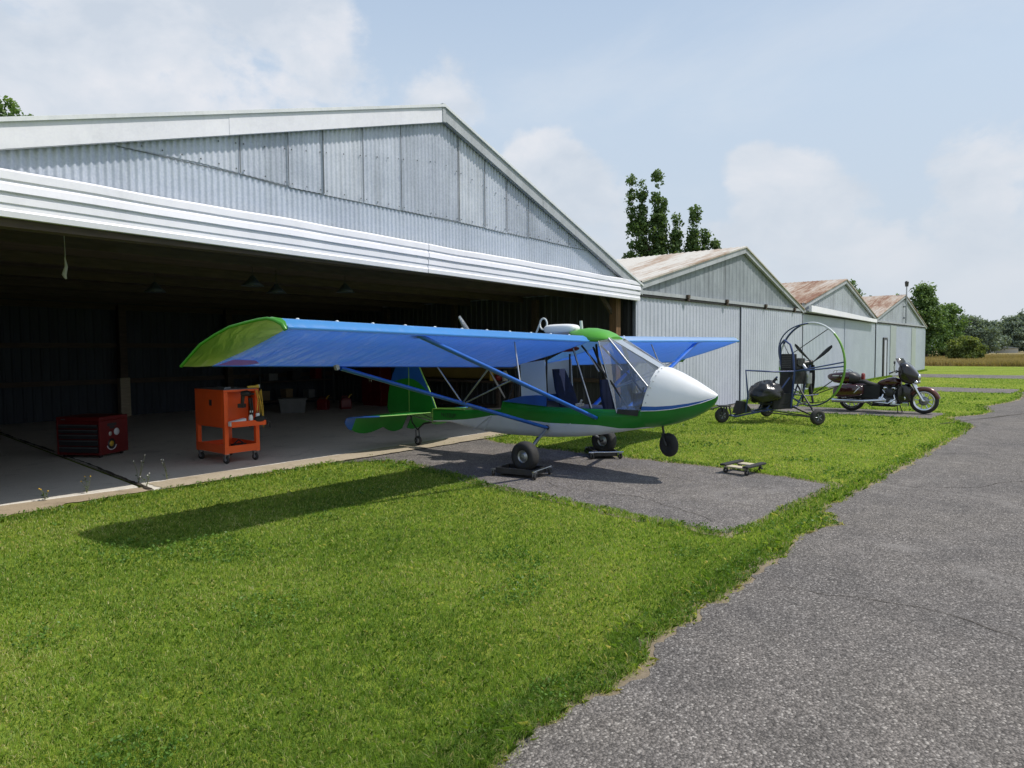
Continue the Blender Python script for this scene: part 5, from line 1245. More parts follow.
mb = MB(); mb.tube([(0,0,.12),(0,-.09,.13),(0,-.13,.12)], [.04,.045,.03], 12); mb.tube([(0,-.02,.10),(.01,0,-.03)], [.03,.026], 10); mb.box(-.04,.05,-.04,.05,-.09,-.03); mb.tube([(0,-.13,.12),(0,-.19,.12)], .014, 8); o = mb.build('cordless_drill', M['black'])
put(o, 'black cordless drill hung on the side of the orange cart', 'drill', C(.00,y0-.035,.93), R(35))
mb = MB(); mb.tube([(0,0,0),(.02,-.02,-.18),(-.01,-.03,-.36),(.0,-.02,-.44)], [.018,.014,.016,.03], 8); mb.tube([(.04,0,0),(.05,-.02,-.2),(.03,-.03,-.30)], .012, 8); o = mb.build('air_hose', M['matte_black'])
put(o, 'black air hose hanging down the end of the orange cart', 'hose', C(.12,y0-.03,.98))
mb = MB(); mb.tube([(0,0,0),(.02,-.03,-.15),(-.01,-.04,-.34),(.02,-.03,-.46),(.05,-.02,-.34),(.06,-.02,-.02)], .007, 6); mb.tube([(.02,0,0),(.06,-.04,-.2),(.08,-.05,-.48),(.10,-.03,-.6),(.11,-.01,-.3),(.09,0,0)], .006, 6); o = mb.build('cable', M['yellow'])
put(o, 'thin yellow cable looped over the far corner of the orange cart', 'cable', C(.24,y0-.02,1.10))
mb = MB(); mb.tube([(-.06,0,.026),(.06,0,.030)], .020, 12); mb.tube([(.06,0,.030),(.11,0,.036)], [.022,.032], 12); o = mb.build('flashlight', M['yellow'])
mb = MB(); mb.lathe([(0,.001),(.028,.001),(.030,-.012),(.0,-.012)], (.123,0,.037), (1,0,0), 14); mb.build('lens', M['offwhite'], o)
put(o, 'yellow flashlight lying on the right corner of the cart top', 'flashlight', C(.23,y0+.09,1.112), R(-12))
mb = MB(); mb.box(-.10,.10,-.06,.06,0,.07); mb.tube([(-.08,0,.07),(0,0,.13),(.08,0,.07)], .012, 8); o = mb.build('tool_pouch', M['matte_black'], bevel=.015)
put(o, 'black tool pouch on the bottom shelf of the orange cart', 'tool pouch', C(.08,-.15,.191))
mb = MB(); mb.ellipsoid((0,0,.05), (.11,.055,.05), 14, 8); mb.tube([(.06,-.04,.05),(.14,-.05,-.02),(.16,-.03,-.10)], .012, 6); o = mb.build('work_glove', M['matte_black'])
put(o, 'black work glove lying over the right edge of the cart tray', 'glove', C(.27,y0-.07,.60), R(10))
mb = MB(); mb.box(-.05,.05,-.16,.16,0,.02); mb.box(-.10,-.06,-.2,.0,0,.015); mb.tube([(.09,-.2,.01),(.09,.16,.01)], .01, 6); o = mb.build('hand_tool', M['steel_pull'], bevel=.004)
put(o, 'flat steel hand tools spread on the top mat of the orange cart', 'hand tools', C(-.08,.02,1.1245), R(8))

# red tool chest
TC = thing('tool_chest', 'red tool chest with five dark drawers, low on the hangar floor at the far left', 'tool chest', (4.02, 12.22, FZ0), R(-60))
mb = MB(); mb.box(-.39,.39,-.01,.60,.05,.60); mb.box(-.39,.39,-.03,.60,.601,.66); mb.box(-.39,-.36,-.03,-.0105,.05,.60); mb.box(.36,.39,-.03,-.0105,.05,.60); mb.box(-.359,.359,-.03,-.0105,.05,.08)
mb.build('body', M['red'], TC, bevel=.008)
for k, (a, b) in enumerate(((.09,.19),(.20,.30),(.31,.39),(.40,.47),(.48,.55))):
    mb = MB(); mb.box(-.352,.352,-.028,-.0105,a,b-.008); dw = mb.build('drawer', M['drawer'], TC)
    mb = MB(); mb.box(-.345,.345,-.040,-.0285,b-.03,b-.014); mb.build('drawer_pull', M['steel_pull'], dw)
mb = MB(); mb.box(-.30,-.22,-.034,-.031,.615,.632); mb.build('nameplate', M['steel_pull'], TC)
def disc(c, ax, r, mat, name, parent, sx=1):
    mb = MB(); mb.lathe([(0,.0025),(r,.0025),(r,0)], c, ax, 20); return mb.build(name, M[mat], parent)
st = disc((.3905,.22,.21), (1,0,0), .085, 'black', 'sticker', TC); disc((.3935,.22,.21), (1,0,0), .045, 'yellow', 'sticker_centre', st)
mb = MB(); mb.tube([(.394,.22+.10*math.cos(a),.20+.085*math.sin(a)) for a in [R(190+160*i/10) for i in range(11)]], .008, 6); mb.build('sticker_rim', M['paper'], st)
disc((.3905,.34,.395), (1,0,0), .060, 'paper', 'sticker', TC); disc((.3905,.20,.375), (1,0,0), .035, 'offwhite', 'sticker', TC)
mb = MB(); mb.box(.3902,.3925,.14,.34,.50,.545); mb.box(.3902,.3925,.19,.30,.455,.495); mb.build_split('sticker', M['drawer'], TC)
for x in (-.32, .32):
    for y in (.06, .52):
        mb = MB(); mb.lathe([(.0,-.02),(.024,-.02),(.024,.02),(0,.02)], (x,y,.025), (0,1,0), 12); mb.build('foot', M['rubber'], TC)

# ------------------------------------------------------------------ dim clutter at the back of the hangar
CB = thing('metal_cabinet', 'tall dull red metal cabinet against the right interior wall, seen behind the tail', 'cabinet', (13.55, 16.6, FZ0), R(-90))
mb = MB(); mb.box(-.45,.45,-.02,.42,.06,1.55); mb.box(-.43,.43,0,.40,.0,.059); mb.build('body', M['red'], CB, bevel=.008)
for sg in (-1, 1):
    mb = MB(); mb.box(min(sg*.01, sg*.44), max(sg*.01, sg*.44), -.036, -.0205, .09, 1.52); dr = mb.build('door', M['red'], CB, bevel=.004)
    mb = MB(); mb.tube([(sg*.05,-.055,.72),(sg*.05,-.055,.90)], .01, 6); mb.build_split('handle', M['chrome'], dr)
TB = thing('storage_tub', 'grey lidded plastic tub on the floor near the back wall', 'tub', (10.75, 16.6, FZ0), R(-32))
mb = MB(); mb.loft([[Vector((sx*a, sy*b, z)) for sx, sy in ((-1,-1),(1,-1),(1,1),(-1,1))] for a, b, z in ((.32,.22,0),(.36,.26,.36))], 0, True, True, False); mb.build('body', M['greytub'], TB, bevel=.02)
mb = MB(); mb.box(-.385,.385,-.285,.285,.361,.40); mb.build('lid', M['greytub'], TB, bevel=.012)
def gas_can(label, loc, rz):
    g = thing('gas_can', label, 'gas can', loc, rz, 'red gas cans by the back wall')
    mb = MB(); mb.loft([[Vector((sx*a, sy*b, z)) for sx, sy in ((-1,-1),(1,-1),(1,1),(-1,1))] for a, b, z in ((.15,.10,0),(.16,.11,.06),(.16,.11,.25),(.10,.09,.32))], 0, True, True, False); mb.build('body', M['red'], g, bevel=.025)
    mb = MB(); mb.tube([(.09,0,.30),(.14,0,.38),(.20,0,.42)], [.022,.018,.012], 8); mb.build('spout', M['yellow'], g)
    mb = MB(); mb.tube([(-.11,0,.30),(-.09,0,.37),(.05,0,.37),(.07,0,.31)], .016, 8); mb.build_split('handle', M['red'], g)
gas_can('red gas can just right of the grey tub', (11.75, 16.6, FZ0), R(-60)); gas_can('red gas can farther right, by the dark shelves', (12.35, 16.35, FZ0), R(-20))
SH = thing('storage_shelf', 'dark steel storage shelf along the back wall, left of the red cabinet', 'shelf', (12.3, 18.9, FZ0), 0)
mb = MB()
for z in (.15, .75, 1.35, 1.9): mb.box(-1.3,1.3,-.25,.25,z,z+.03)
mb.build_split('board', M['brown_wood'], SH)
for x in (-1.32, 1.32):
    for y in (-.26, .26): mb = MB(); mb.box(x-.02,x+.02,y-.02,y+.02,0,2.0); mb.build('upright', M['dark_steel_side'], SH)
rr = random.Random(12)
for i in range(9):
    x = 11.2+.27*i; z = (.18, .78, 1.38)[i % 3]; w_ = rr.uniform(.10,.17); h_ = rr.uniform(.18,.34)
    mb = MB(); mb.box(-w_,w_,-.15,.15,0,h_); mb.box(-w_-.006,w_+.006,-.156,.156,h_*.8,h_+.006); mb.box(-.03,.03,-.158,-.157,.04,h_*.7)
    o = mb.build('storage_box', M[('tan','greytub','red','tan','black')[i % 5]], bevel=.008)
    put(o, 'dim storage box on the dark shelves at the back of the hangar', 'box', (x, 18.85, FZ0+z+.0305), 0, 'boxes on the back shelves')
# covered wing panel leaning on the right wall, box stack and planks
mb = MB(); rings = []
for i in range(9):
    y = 11.55 + 2.7*i/8; s = .02*math.sin(i*1.3)
    rings.append([Vector((13.40+s, y, .95)), Vector((13.35, y, 1.0)), Vector((13.62+s, y, 2.05)), Vector((13.72, y, 2.06)), Vector((13.76, y, 1.9)), Vector((13.55, y, .92))])
mb.loft(rings, 0, True, True, True); o = mb.build('covered_panel', M['mustard']); tag(o, 'mustard yellow covered wing panel leaning against the right inside wall', 'wing panel')
WB = thing('workbench', 'dark wooden workbench along the right inside wall, under the yellow panel', 'workbench', (13.45, 12.7, FZ0), R(-90))
mb = MB(); mb.box(-1.7,1.7,-.32,.33,.84,.90); mb.build('bench_top', M['brown_wood'], WB)
for x in (-1.55, 1.55):
    for y in (-.26, .26): mb = MB(); mb.box(x-.045,x+.045,y-.045,y+.045,0,.8395); mb.build('leg', M['brown_wood'], WB)
mb = MB(); mb.box(-1.5,1.5,-.22,.26,.22,.25); mb.build('shelf', M['brown_wood'], WB)
mb = MB(); mb.box(-.9,.9,-.06,.06,0,.05); mb.box(-.8,.85,-.05,.06,.051,.09); o = mb.build('plank', M['tan'], bevel=.004); put(o, 'tan planks lying on the floor below the workbench', 'planks', (12.75, 13.2, FZ0), R(80))
mb = MB(); mb.box(-.10,.10,-.05,.05,0,.28); mb.box(-.04,.04,-.03,.03,.281,.33); o = mb.build('oil_jug', M['yellow'], bevel=.02); put(o, 'yellow oil jug standing on the workbench', 'jug', (13.2, 11.35, FZ0+.9005), R(20))
mb = MB(); mb.ellipsoid((0,0,.1),(.12,.09,.10),12,8); mb.tube([(0,0,.18),(.05,0,.28)], .03, 8); o = mb.build('shop_rag', M['red_leather']); put(o, 'orange-red rag heaped at the near end of the workbench', 'rag', (13.15, 11.1, FZ0+.9005), 0)
mb = MB(); mb.lathe([(0,0),(.08,0),(.08,.2),(.05,.22),(.05,.26),(0,.262)], (0,0,0), (0,0,1), 14); o = mb.build('paint_tin', M['offwhite']); put(o, 'white tin standing beside the red rag on the workbench', 'tin', (13.25, 10.98, FZ0+.9005), 0)
# lamps and a string under the ceiling
def pendant(label, x, y, z):
    p = thing('pendant_lamp', label, 'lamp', (x, y, 3.118), 0, 'dull lamps under the hangar ceiling')
    mb = MB(); mb.tube([(0,0,0),(0,0,z+.16-3.118)], .006, 6); mb.build('cord', M['black'], p)
    d = z-3.118
    mb = MB(); mb.lathe([(.03,d+.16),(.05,d+.13),(.09,d+.08),(.17,d),(.165,d),(.085,d+.07),(.04,d+.12)], (0,0,0), (0,0,1), 20); mb.build('lamp_shade', M['lampshade'], p)
    mb = MB(); mb.ellipsoid((0,0,d+.045),(.03,.03,.04),10,8); mb.build('bulb', M['greytub'], p)
for lab, x, y, z in (('dull lamp hanging under the ceiling, leftmost of the lamps', 5.0, 11.6, 2.70), ('dull lamp hanging under the ceiling, second from the left', 5.75, 9.9, 2.74), ('dull lamp hanging under the ceiling, third from the left', 6.6, 10.6, 2.72), ('dull lamp hanging under the ceiling, right above the airplane wing', 7.6, 10.0, 2.76)):
    pendant(lab, x, y, z)
mb = MB(); mb.tube([(0,0,0),(.004,0,-.25),(0,0,-.34)], .004, 6); mb.tube([(0,0,-.30),(.01,0,-.40),(-.012,.01,-.50),(.004,0,-.545)], [.006,.018,.026,.010], 8)
o = mb.build('pull_cord', M['offwhite']); put(o, 'thin pull cord with a pale knotted end dangling at the left of the opening', 'cord', (2.90, 9.05, 3.118))

# pole before the far gable
PO = thing('wind_sensor_pole', 'thin grey pole with a dark sensor head in front of the farthest gable', 'pole', (48.6, FY-.17, 3.2))
mb = MB(); mb.tube([(0,0,0),(0,0,2.3)], [.05,.035], 8); mb.box(-.05,.05,.0,.16,.3,.4); mb.box(-.05,.05,.0,.16,1.0,1.1); mb.build('pole', M['alu'], PO)
mb = MB(); mb.tube([(0,0,2.3),(0,0,2.5)], [.09,.11], 10); mb.ellipsoid((0,0,2.55),(.12,.12,.10),10,8); mb.build('sensor_head', M['engine_grey'], PO)

# ------------------------------------------------------------------ vegetation
def mesh_np(name, verts, loops_per_face, tone, mat, parent=None):
    """verts (N,k,3): N faces of k corners"""
    N, k, _ = verts.shape
    me = bpy.data.meshes.new(name)
    me.vertices.add(N*k); me.vertices.foreach_set('co', verts.reshape(-1).astype(np.float32))
    me.loops.add(N*k); me.loops.foreach_set('vertex_index', np.arange(N*k, dtype=np.int32))
    me.polygons.add(N); me.polygons.foreach_set('loop_start', (np.arange(N)*k).astype(np.int32)); me.polygons.foreach_set('loop_total', np.full(N, k, np.int32))
    at = me.attributes.new('tone', 'FLOAT', 'POINT'); at.data.foreach_set('value', np.repeat(tone, k).astype(np.float32) if tone.ndim == 1 else tone.reshape(-1).astype(np.float32))
    me.materials.append(mat); me.update(); me.validate()
    o = bpy.data.objects.new(name, me); COL.objects.link(o)
    if parent is not None: o.parent = parent
    return o
def leaf_cloud(centers, radii, per, size, rng, tone_c):
    """leaf-sized quads around many clump centres"""
    C_ = np.repeat(centers, per, 0); Rr_ = np.repeat(radii, per, 0)
    d = rng.normal(size=(len(C_), 3)); d /= np.linalg.norm(d, axis=1)[:, None]
    r_ = rng.random(len(C_))**.45
    P = C_ + d*Rr_*r_[:, None]
    nrm_ = d*.6 + rng.normal(size=d.shape)*.7 + np.array([0,0,.35]); nrm_ /= np.linalg.norm(nrm_, axis=1)[:, None]
    t = np.cross(nrm_, rng.normal(size=d.shape)); t /= np.linalg.norm(t, axis=1)[:, None]; b = np.cross(nrm_, t)
    s = size*(.6+.8*rng.random(len(C_)))
    a = (t*s[:, None]); c = (b*s[:, None]*.62)
    V = np.stack([P-a, P-c+a*.1, P+a, P+c+a*.1], 1)
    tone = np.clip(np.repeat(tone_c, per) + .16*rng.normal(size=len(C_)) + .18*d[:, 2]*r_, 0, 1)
    return V, tone
def tree(name, label, loc, lobes, nclump, per, lsize, mat, trunk_h, trunk_r, seed, group=None, clump=.5, cat='tree', limbs=7):
    """lobes: (dx, dy, z, rx, rz, weight). Clumps are scattered in the lobes, trunk and limbs reach into them"""
    rng = np.random.default_rng(seed)
    t = thing(name, label, cat, loc, 0, group)
    Wt = np.array([q[5] for q in lobes]); Wt = Wt/Wt.sum()
    idx = rng.choice(len(lobes), nclump, p=Wt); L = np.array([q[:5] for q in lobes])[idx]
    d = rng.normal(size=(nclump, 3)); d /= np.linalg.norm(d, axis=1)[:, None]; r_ = rng.random(nclump)**.42
    cen_ = np.stack([L[:,0]+d[:,0]*L[:,3]*r_, L[:,1]+d[:,1]*L[:,3]*r_, L[:,2]+d[:,2]*L[:,4]*r_], 1)
    rad = np.stack([clump*(.5+.8*rng.random(nclump))]*3, 1); rad[:,2] *= .8
    zmin, zmax = cen_[:,2].min(), cen_[:,2].max()
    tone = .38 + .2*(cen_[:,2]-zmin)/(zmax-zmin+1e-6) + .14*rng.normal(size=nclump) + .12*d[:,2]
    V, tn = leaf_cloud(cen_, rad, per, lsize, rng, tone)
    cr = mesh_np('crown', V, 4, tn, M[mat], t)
    mb = MB(); top = trunk_h
    pts = [(0,0,-.1)]; k = 7
    for i in range(1, k+1): pts.append((.04*trunk_h*math.sin(i*1.7+seed)*.25*i/k, .04*trunk_h*math.cos(i*2.1+seed)*.25*i/k, top*i/k))
    mb.tube(pts, [trunk_r*(1-.8*i/k) for i in range(k+1)], 9)
    for i in range(limbs):
        q = cen_[rng.integers(nclump)]; z0 = min(top*.95, max(.25*top, q[2]*rng.uniform(.45,.75)))
        b0 = Vector((0,0,z0)); e = Vector(q); mdl = b0.lerp(e, .5)+Vector((0,0,.08*(e-b0).length))
        mb.tube([b0, mdl, e], [trunk_r*.38, trunk_r*.24, trunk_r*.08], 6)
    mb.build('trunk', M['bark'], t)
    return t
def rnd_lobes(seed, n_, spread, z0, z1, rx, rz, taper=.6):
    r_ = random.Random(seed); out = []
    for i in range(n_):
        f = i/max(1, n_-1); z = z0+(z1-z0)*f; s = spread*(1-taper*f)
        a = r_.uniform(0, 6.28); q = r_.uniform(.2,1)*s
        k = (1-.45*f)*r_.uniform(.7,1.2)
        out.append((q*math.cos(a), q*math.sin(a), z, rx*k, rz*k, k*k))
    return out
# world position from a bearing (pixel column of the survey) and a range
def at(px, dist, z=0):
    d = fw*1 + r2*((px-512)/F); d.z = 0; d = d/ d.dot(Vector((fw.x,fw.y,0)).normalized())
    return (d.x*dist, d.y*dist, z)
# poplar with several upright leaders behind the roofs
def leader(dx, dy, z0, z1, r0, n_=7):
    return [(dx+.14*math.sin(i*2.3+dx)*r0, dy, z0+(z1-z0)*i/(n_-1), r0*(1-.80*i/(n_-1)), (z1-z0)/n_*.75, (1-.55*i/(n_-1))) for i in range(n_)]
p_ = at(664, 46)
S = Vector((math.sin(YAW), -math.cos(YAW)))          # along the row of leaders, across the view
def ld(u, z0, z1, r0): return leader(S.x*u, S.y*u, z0, z1, r0)
tree('poplar_tree', 'tall poplar with several upright leaders rising behind the second hangar roof', p_,
     ld(-2.2, 5, 12.5, .62) + ld(-1.5, 5, 12.2, .55) + ld(-.5, 5, 13.1, .72) + ld(-.1, 5, 11.2, .6) + ld(.8, 5, 10.2, .62) + ld(2.0, 5, 10.7, .6) + ld(2.75, 4.5, 9.2, .6) + ld(3.4, 4.5, 8.5, .6) + ld(-1.6, 4.5, 10.6, 1.2) + ld(-.6, 4.5, 10.4, 1.2) + ld(.6, 4.5, 9.2, 1.3) + ld(1.8, 4.5, 8.9, 1.1),
     1150, 36, .105, 'leaf_poplar', 6.5, .2, 4, None, .40, limbs=30)
p_ = at(20, 36)
tree('broadleaf_tree', 'tree top showing above the roof at the far left edge', p_, [(0,0,13.6,1.5,1.2,1),(-1.6,.6,13.6,1.5,1.1,1),(1.0,-.8,13.2,.9,.6,.4),(0,0,10.5,2.4,2.5,1)], 190, 40, .11, 'leaf_mid', 10.5, .28, 9, None, .55)
p_ = at(851, 62)
tree('broadleaf_tree', 'small green tree top peeking over the rusty third roof', p_, rnd_lobes(5, 6, .9, 4, 7.6, 1.2, 1.1), 110, 34, .12, 'leaf_mid', 6.0, .2, 10, None, .5)
p_ = at(893, 80)
tree('broadleaf_tree', 'tiny tree top just beside the last gable peak', p_, rnd_lobes(8, 6, 1.0, 4, 7.4, 1.3, 1.0), 90, 34, .14, 'leaf_mid', 6.0, .2, 12, None, .5)
# trees right of the last hangar: nearer and greener on the left, hazier with distance
gt = 'trees beyond the dry field'
p_ = at(925, 96)
tree('broadleaf_tree', 'tallest bushy green tree, just right of the last hangar', p_, [(-.6,.4,9.6,1.1,1.1,.8),(-.9,.6,8.3,1.4,1.2,1),(.2,-.2,7.6,1.6,1.3,1.1),(-1.2,.8,6.2,2.0,1.6,1.6),(1.0,-.8,5.8,1.9,1.5,1.4),(0,0,4,2.9,2.0,2),(0,0,2,2.9,1.5,1.6)], 330, 36, .17, 'leaf_mid', 8.5, .3, 21, gt, .75)
p_ = at(944, 100)
tree('broadleaf_tree', 'dense green tree between the tallest tree and the round bush', p_, [(0,0,6.8,1.3,1.0,.9),(.9,-.7,7.2,1.0,.9,.6),(-.8,.6,6.0,1.6,1.4,1.2),(.4,-.3,5.0,2.3,1.6,1.6),(0,0,3.2,2.6,1.8,1.8),(0,0,1.6,2.5,1.3,1.4)], 280, 36, .17, 'leaf_mid', 6.5, .26, 22, gt, .75)
p_ = at(974, 140)
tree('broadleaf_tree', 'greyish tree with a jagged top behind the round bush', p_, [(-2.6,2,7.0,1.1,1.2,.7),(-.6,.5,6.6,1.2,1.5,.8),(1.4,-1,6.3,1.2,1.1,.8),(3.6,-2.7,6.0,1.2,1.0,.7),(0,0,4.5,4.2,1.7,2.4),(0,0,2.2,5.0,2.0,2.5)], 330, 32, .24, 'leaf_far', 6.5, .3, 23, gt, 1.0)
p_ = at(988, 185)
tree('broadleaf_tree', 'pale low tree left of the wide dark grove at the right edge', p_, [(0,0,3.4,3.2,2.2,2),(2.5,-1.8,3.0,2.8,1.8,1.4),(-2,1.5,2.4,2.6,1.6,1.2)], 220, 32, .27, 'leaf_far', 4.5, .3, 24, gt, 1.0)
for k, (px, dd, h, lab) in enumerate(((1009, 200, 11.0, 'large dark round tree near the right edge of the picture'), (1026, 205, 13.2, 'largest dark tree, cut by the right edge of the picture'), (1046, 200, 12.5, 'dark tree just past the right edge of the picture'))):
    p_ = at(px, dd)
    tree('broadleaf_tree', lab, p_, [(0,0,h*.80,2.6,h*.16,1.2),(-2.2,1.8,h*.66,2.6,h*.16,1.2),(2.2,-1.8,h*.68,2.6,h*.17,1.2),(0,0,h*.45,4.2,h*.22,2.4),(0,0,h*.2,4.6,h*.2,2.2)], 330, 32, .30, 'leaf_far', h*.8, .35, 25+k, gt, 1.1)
p_ = at(963, 77)
tree('round_bush', 'round olive green bush standing in the dry grass field', p_, [(0,0,1.75,1.6,1.1,2),(-.8,.6,1.4,1.2,1.0,1.2),(.9,-.8,1.35,1.2,.9,1.2),(0,0,.8,2.0,.75,1.6)], 330, 40, .11, 'leaf_bush', 1.6, .12, 31, None, .42, 'bush')
p_ = at(1000, 190)
HB = thing('low_building', 'small pale low building far off below the trees at the right', 'building', p_, R(20))
mb = MB(); mb.box(-5,5,-2.5,2.5,0,1.25); mb.build('wall', M['offwhite'], HB)
mb = MB(); mb.prism([(-5.3,-2.9,1.255),(-5.3,2.9,1.255),(-5.3,0,1.75)], (10.6,0,0)); mb.build('roof', M['gable_pale'], HB)
for x in (-3, 0, 3):
    mb = MB(); mb.box(x-.6,x+.6,-2.54,-2.502,.4,1.0); mb.build('window', M['black'], HB)

# ------------------------------------------------------------------ grass
def inpoly(x, y, poly):
    c_ = np.zeros(len(x), bool); k = len(poly)
    for i in range(k):
        (xa, ya), (xb, yb) = poly[i], poly[(i+1) % k]
        if ya == yb: continue
        m_ = ((ya > y) != (yb > y)) & (x < (xb-xa)*(y-ya)/(yb-ya)+xa); c_ ^= m_
    return c_
re = np.array(ROAD_EDGE)
def edge_dist(x, y):
    """how far inside the lawn a point is (negative: on hard ground)"""
    rag = rag_at(x, y)
    d = y - np.interp(x, re[:,0], re[:,1]) - .03 + rag
    back = np.where(x < 14.35, 8.60, 7.66) + .10*(vnoise(x*4, y*0+3, 6)-.5)
    back = np.where(x < 2.9, back - .12, back)
    d = np.minimum(d, back - y)
    for A in (APRON, A2, A3, A4):
        P = np.array(A); cx, cy = P.mean(0)
        ins = inpoly(x+rag*.8, y+rag*.8, A)
        d = np.where(ins, -1, d)
    return d
def near_hard(x, y):
    """0..1: how close to a hard edge (taller, greener tufts there)"""
    e = edge_dist(x, y); ap = np.zeros_like(x)
    for dx, dy in ((.22,0),(-.22,0),(0,.22),(0,-.22)): ap = np.maximum(ap, (edge_dist(x+dx, y+dy) < 0).astype(float))
    return ap
def blades(name, x, y, h, wdt, tone, lean, mat, rng, label=None):
    N = len(x); a = rng.random(N)*2*np.pi; b = rng.random(N)*2*np.pi
    dx, dy = np.cos(a)*wdt/2, np.sin(a)*wdt/2; lx, ly = np.cos(b)*lean*h, np.sin(b)*lean*h
    z0 = np.full(N, -.004)
    q0 = np.stack([x-dx, y-dy, z0], 1); q1 = np.stack([x+dx, y+dy, z0], 1)
    m1 = np.stack([x+dx*.8+lx*.35, y+dy*.8+ly*.35, h*.6], 1); m0 = np.stack([x-dx*.8+lx*.35, y-dy*.8+ly*.35, h*.6], 1)
    tp_ = np.stack([x+lx, y+ly, h*(1-.35*np.minimum(1, lean))], 1)
    V = np.stack([q0, q1, m1, tp_, m0], 1)
    tn = np.stack([tone-.10, tone-.10, tone, tone+.08, tone], 1)
    return mesh_np(name, V, 5, np.clip(tn, 0, 1), M[mat])
rng = np.random.default_rng(5)
def polar(n_, r0, r1, a0, a1, pw=0):
    th = YAW + np.radians(a0 + (a1-a0)*rng.random(n_)); lr = np.exp(np.log(r0) + (np.log(r1)-np.log(r0))*rng.random(n_))
    return lr*np.cos(th), lr*np.sin(th), lr
x, y, r_ = polar(1150000, 1.9, 48, -44, 47)
e = edge_dist(x, y)
nf = vnoise(x*1.1, y*1.1, 21); nm = vnoise(x*4.2, y*4.2, 22); ns = vnoise(x*13, y*13, 23)
keep = (e > -.025) & (rng.random(len(x)) < .62 + .5*ns)
x, y, r_, e, nf, nm, ns = [q[keep] for q in (x, y, r_, e, nf, nm, ns)]
nh = near_hard(x, y)
h = (.013 + .012*nm + .011*ns + .009*rng.random(len(x)))*(1 + nh*1.1*(.35+nm))
wdt = .0026*np.maximum(1, r_/3.0)**.74*(.7+.6*rng.random(len(x)))
n0 = vnoise(x*.42+7, y*.42+3, 24)
tone = .32 + .34*(n0-.5) + .36*(nf-.5) + .34*(nm-.5) + .22*(ns-.5) + .19*rng.normal(size=len(x)) - .12*nh
dead = rng.random(len(x)) < .08 + .16*np.clip((nf-.5)*3, 0, 1)*(1-nh) + .10*(n0 > .6); tone = np.where(dead, .80+.2*rng.random(len(x)), np.clip(tone, 0, .82)); tone = tone+.06
lean = .25 + .9*rng.random(len(x))
g_ = blades('grass', x, y, h, wdt, tone, lean, 'grass', rng)
g_['kind'] = 'stuff'; tag(g_, 'short mown green lawn grass with a few dry blades', 'grass')
# dead clippings and runners creeping over the asphalt edge
x, y, r_ = polar(420000, 2.0, 30, -36, 42)
e = edge_dist(x, y); nh = near_hard(x, y); nm = vnoise(x*2.6, y*2.6, 61)
keep = ((e > -.02) & (e < .10) & (nh > .5) | (e <= -.02) & (near_hard(x, y) > .5) & (rng.random(len(x)) < .0)) & (nm > .30); x, y, r_ = [q[keep] for q in (x, y, r_)]
y = y - .045*rng.random(len(x)); N = len(x)
g_ = blades('dead_grass', x, y, .018+.022*rng.random(N), .0028*np.maximum(1, r_/3)**.74, .80+.22*rng.random(N)-.35*(rng.random(N) < .35), .9+.9*rng.random(N), 'grass', rng)
g_['kind'] = 'stuff'; tag(g_, 'tan dead clippings strewn along the edge between lawn and asphalt', 'grass')
# clover and plantain tufts along the asphalt edges
x, y, r_ = polar(60000, 2.2, 34, -38, 44)
e = edge_dist(x, y); nh = near_hard(x, y); nm = vnoise(x*2.2, y*2.2, 41)
keep = (e > -.02) & ((nh > .5) & (nm > .42) | (vnoise(x*1.7, y*1.7, 44) > .80)); x, y, r_, nm = [q[keep] for q in (x, y, r_, nm)]
N = len(x); cz = .012 + .05*rng.random(N)*nm
V, tn = leaf_cloud(np.stack([x, y, cz], 1), np.full((N,3), .02), 3, .0085, rng, np.full(N, .42))
fac = np.repeat(np.maximum(1, r_/4.0)**.7, 3)[:, None, None]; mid_ = V.mean(1, keepdims=True); V = mid_ + (V-mid_)*fac
g_ = mesh_np('clover', V, 4, tn, M['weed']); g_['kind'] = 'stuff'; tag(g_, 'broad leaved clover and weeds along the ragged lawn edges', 'weeds')
# dry tall grass of the field behind the last hangar
x = 71.6 + 75*rng.random(90000)**1.5; y = -14 + 45*rng.random(90000)
keep = y < 4+ (x-60)*.5; x, y = x[keep], y[keep]
h = .22 + .30*vnoise(x*.25, y*.25, 51) + .20*rng.random(len(x)); 
tone = .25+.5*vnoise(x*.12, y*.3, 52)+.14*rng.normal(size=len(x))
g_ = blades('dry_grass', x, y, h, .05*(.6+.8*rng.random(len(x))), tone, .15+.35*rng.random(len(x)), 'tallgrass', rng)
g_['kind'] = 'stuff'; tag(g_, 'tall tan dry grass filling the field beyond the last hangar', 'dry grass')
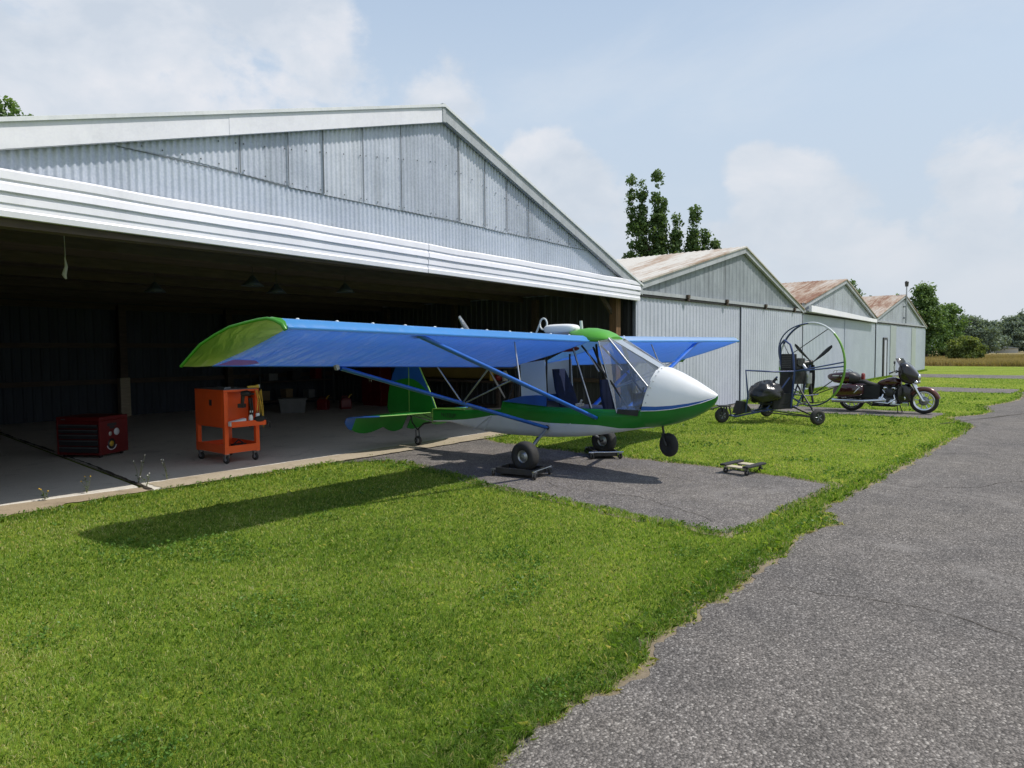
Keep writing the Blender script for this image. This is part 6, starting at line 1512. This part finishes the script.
# grass fringe at the foot of the closed doors
x = 14.4 + 43*rng.random(16000)**1.6; y = 7.56 + .14*rng.random(16000)
keep = ~(((x > 18.7) & (x < 20.6)) | ((x > 30.3) & (x < 33.7)) | ((x > 44.3) & (x < 50)))
x, y = x[keep], y[keep]
g_ = blades('tall_fringe_grass', x, y, .05+.10*rng.random(len(x)), .012*np.maximum(1, x/20), .35+.2*rng.normal(size=len(x)), .2+.4*rng.random(len(x)), 'grass', rng)
g_['kind'] = 'stuff'; tag(g_, 'unmown grass fringe along the foot of the hangar doors', 'grass')
# a few flowering weeds at the slab edge
def weed_plant(label, loc, h, seed, head):
    r_ = random.Random(seed); t = thing('flowering_weed', label, 'weed', loc, 0, 'weeds at the concrete edge')
    mb = MB(); tips = []
    for i in range(3):
        a = r_.uniform(0, 6.3); q = r_.uniform(.03,.10); hh = h*r_.uniform(.65,1)
        tip = Vector((q*math.cos(a), q*math.sin(a), hh)); tips.append(tip)
        mb.tube([(0,0,0), tip*.5+Vector((.01,0,.02)), tip], [.0035,.003,.002], 5)
    mb.build('stem', M['weed_stem'], t)
    mb = MB()
    for i in range(9):
        tip = r_.choice(tips); f = r_.uniform(.1,.8); a = r_.uniform(0,6.3); c_ = tip*f; d = Vector((math.cos(a),math.sin(a),.3))*.045
        s_ = Vector((-d.y, d.x, 0))*.3; mb.add([c_, c_+d*.5+s_, c_+d, c_+d*.5-s_], [(0,1,2,3)])
    mb.build_split('leaf', M['weed_leaf'], t)
    mb = MB()
    for tip in tips: mb.ellipsoid(tip, (.009,.009,.008), 8, 5)
    mb.build_split('flower', M[head], t)
M['weed_stem'] = pm('weed_stem', (.16,.17,.06), (.10,.12,.04), 9, .8); M['weed_leaf'] = pm('weed_leaf', (.07,.13,.03), (.05,.09,.02), 9, .8)
for k, (lab, X, Y, h, hd) in enumerate((('slender weed with pale flower heads in front of the red tool chest', 3.70, 9.25, .38, 'offwhite'), ('second pale headed weed, right of the red tool chest', 4.02, 9.15, .30, 'offwhite'), ('short weed with yellow heads left of the slab joint', 3.05, 9.1, .20, 'yellow'), ('low yellow weed at the left end of the sandy strip', 2.60, 9.05, .14, 'yellow'), ('short weed growing in the slab joint', 3.68, 8.95, .16, 'offwhite'))):
    weed_plant(lab, (X, Y, .02), h, 60+k, hd)
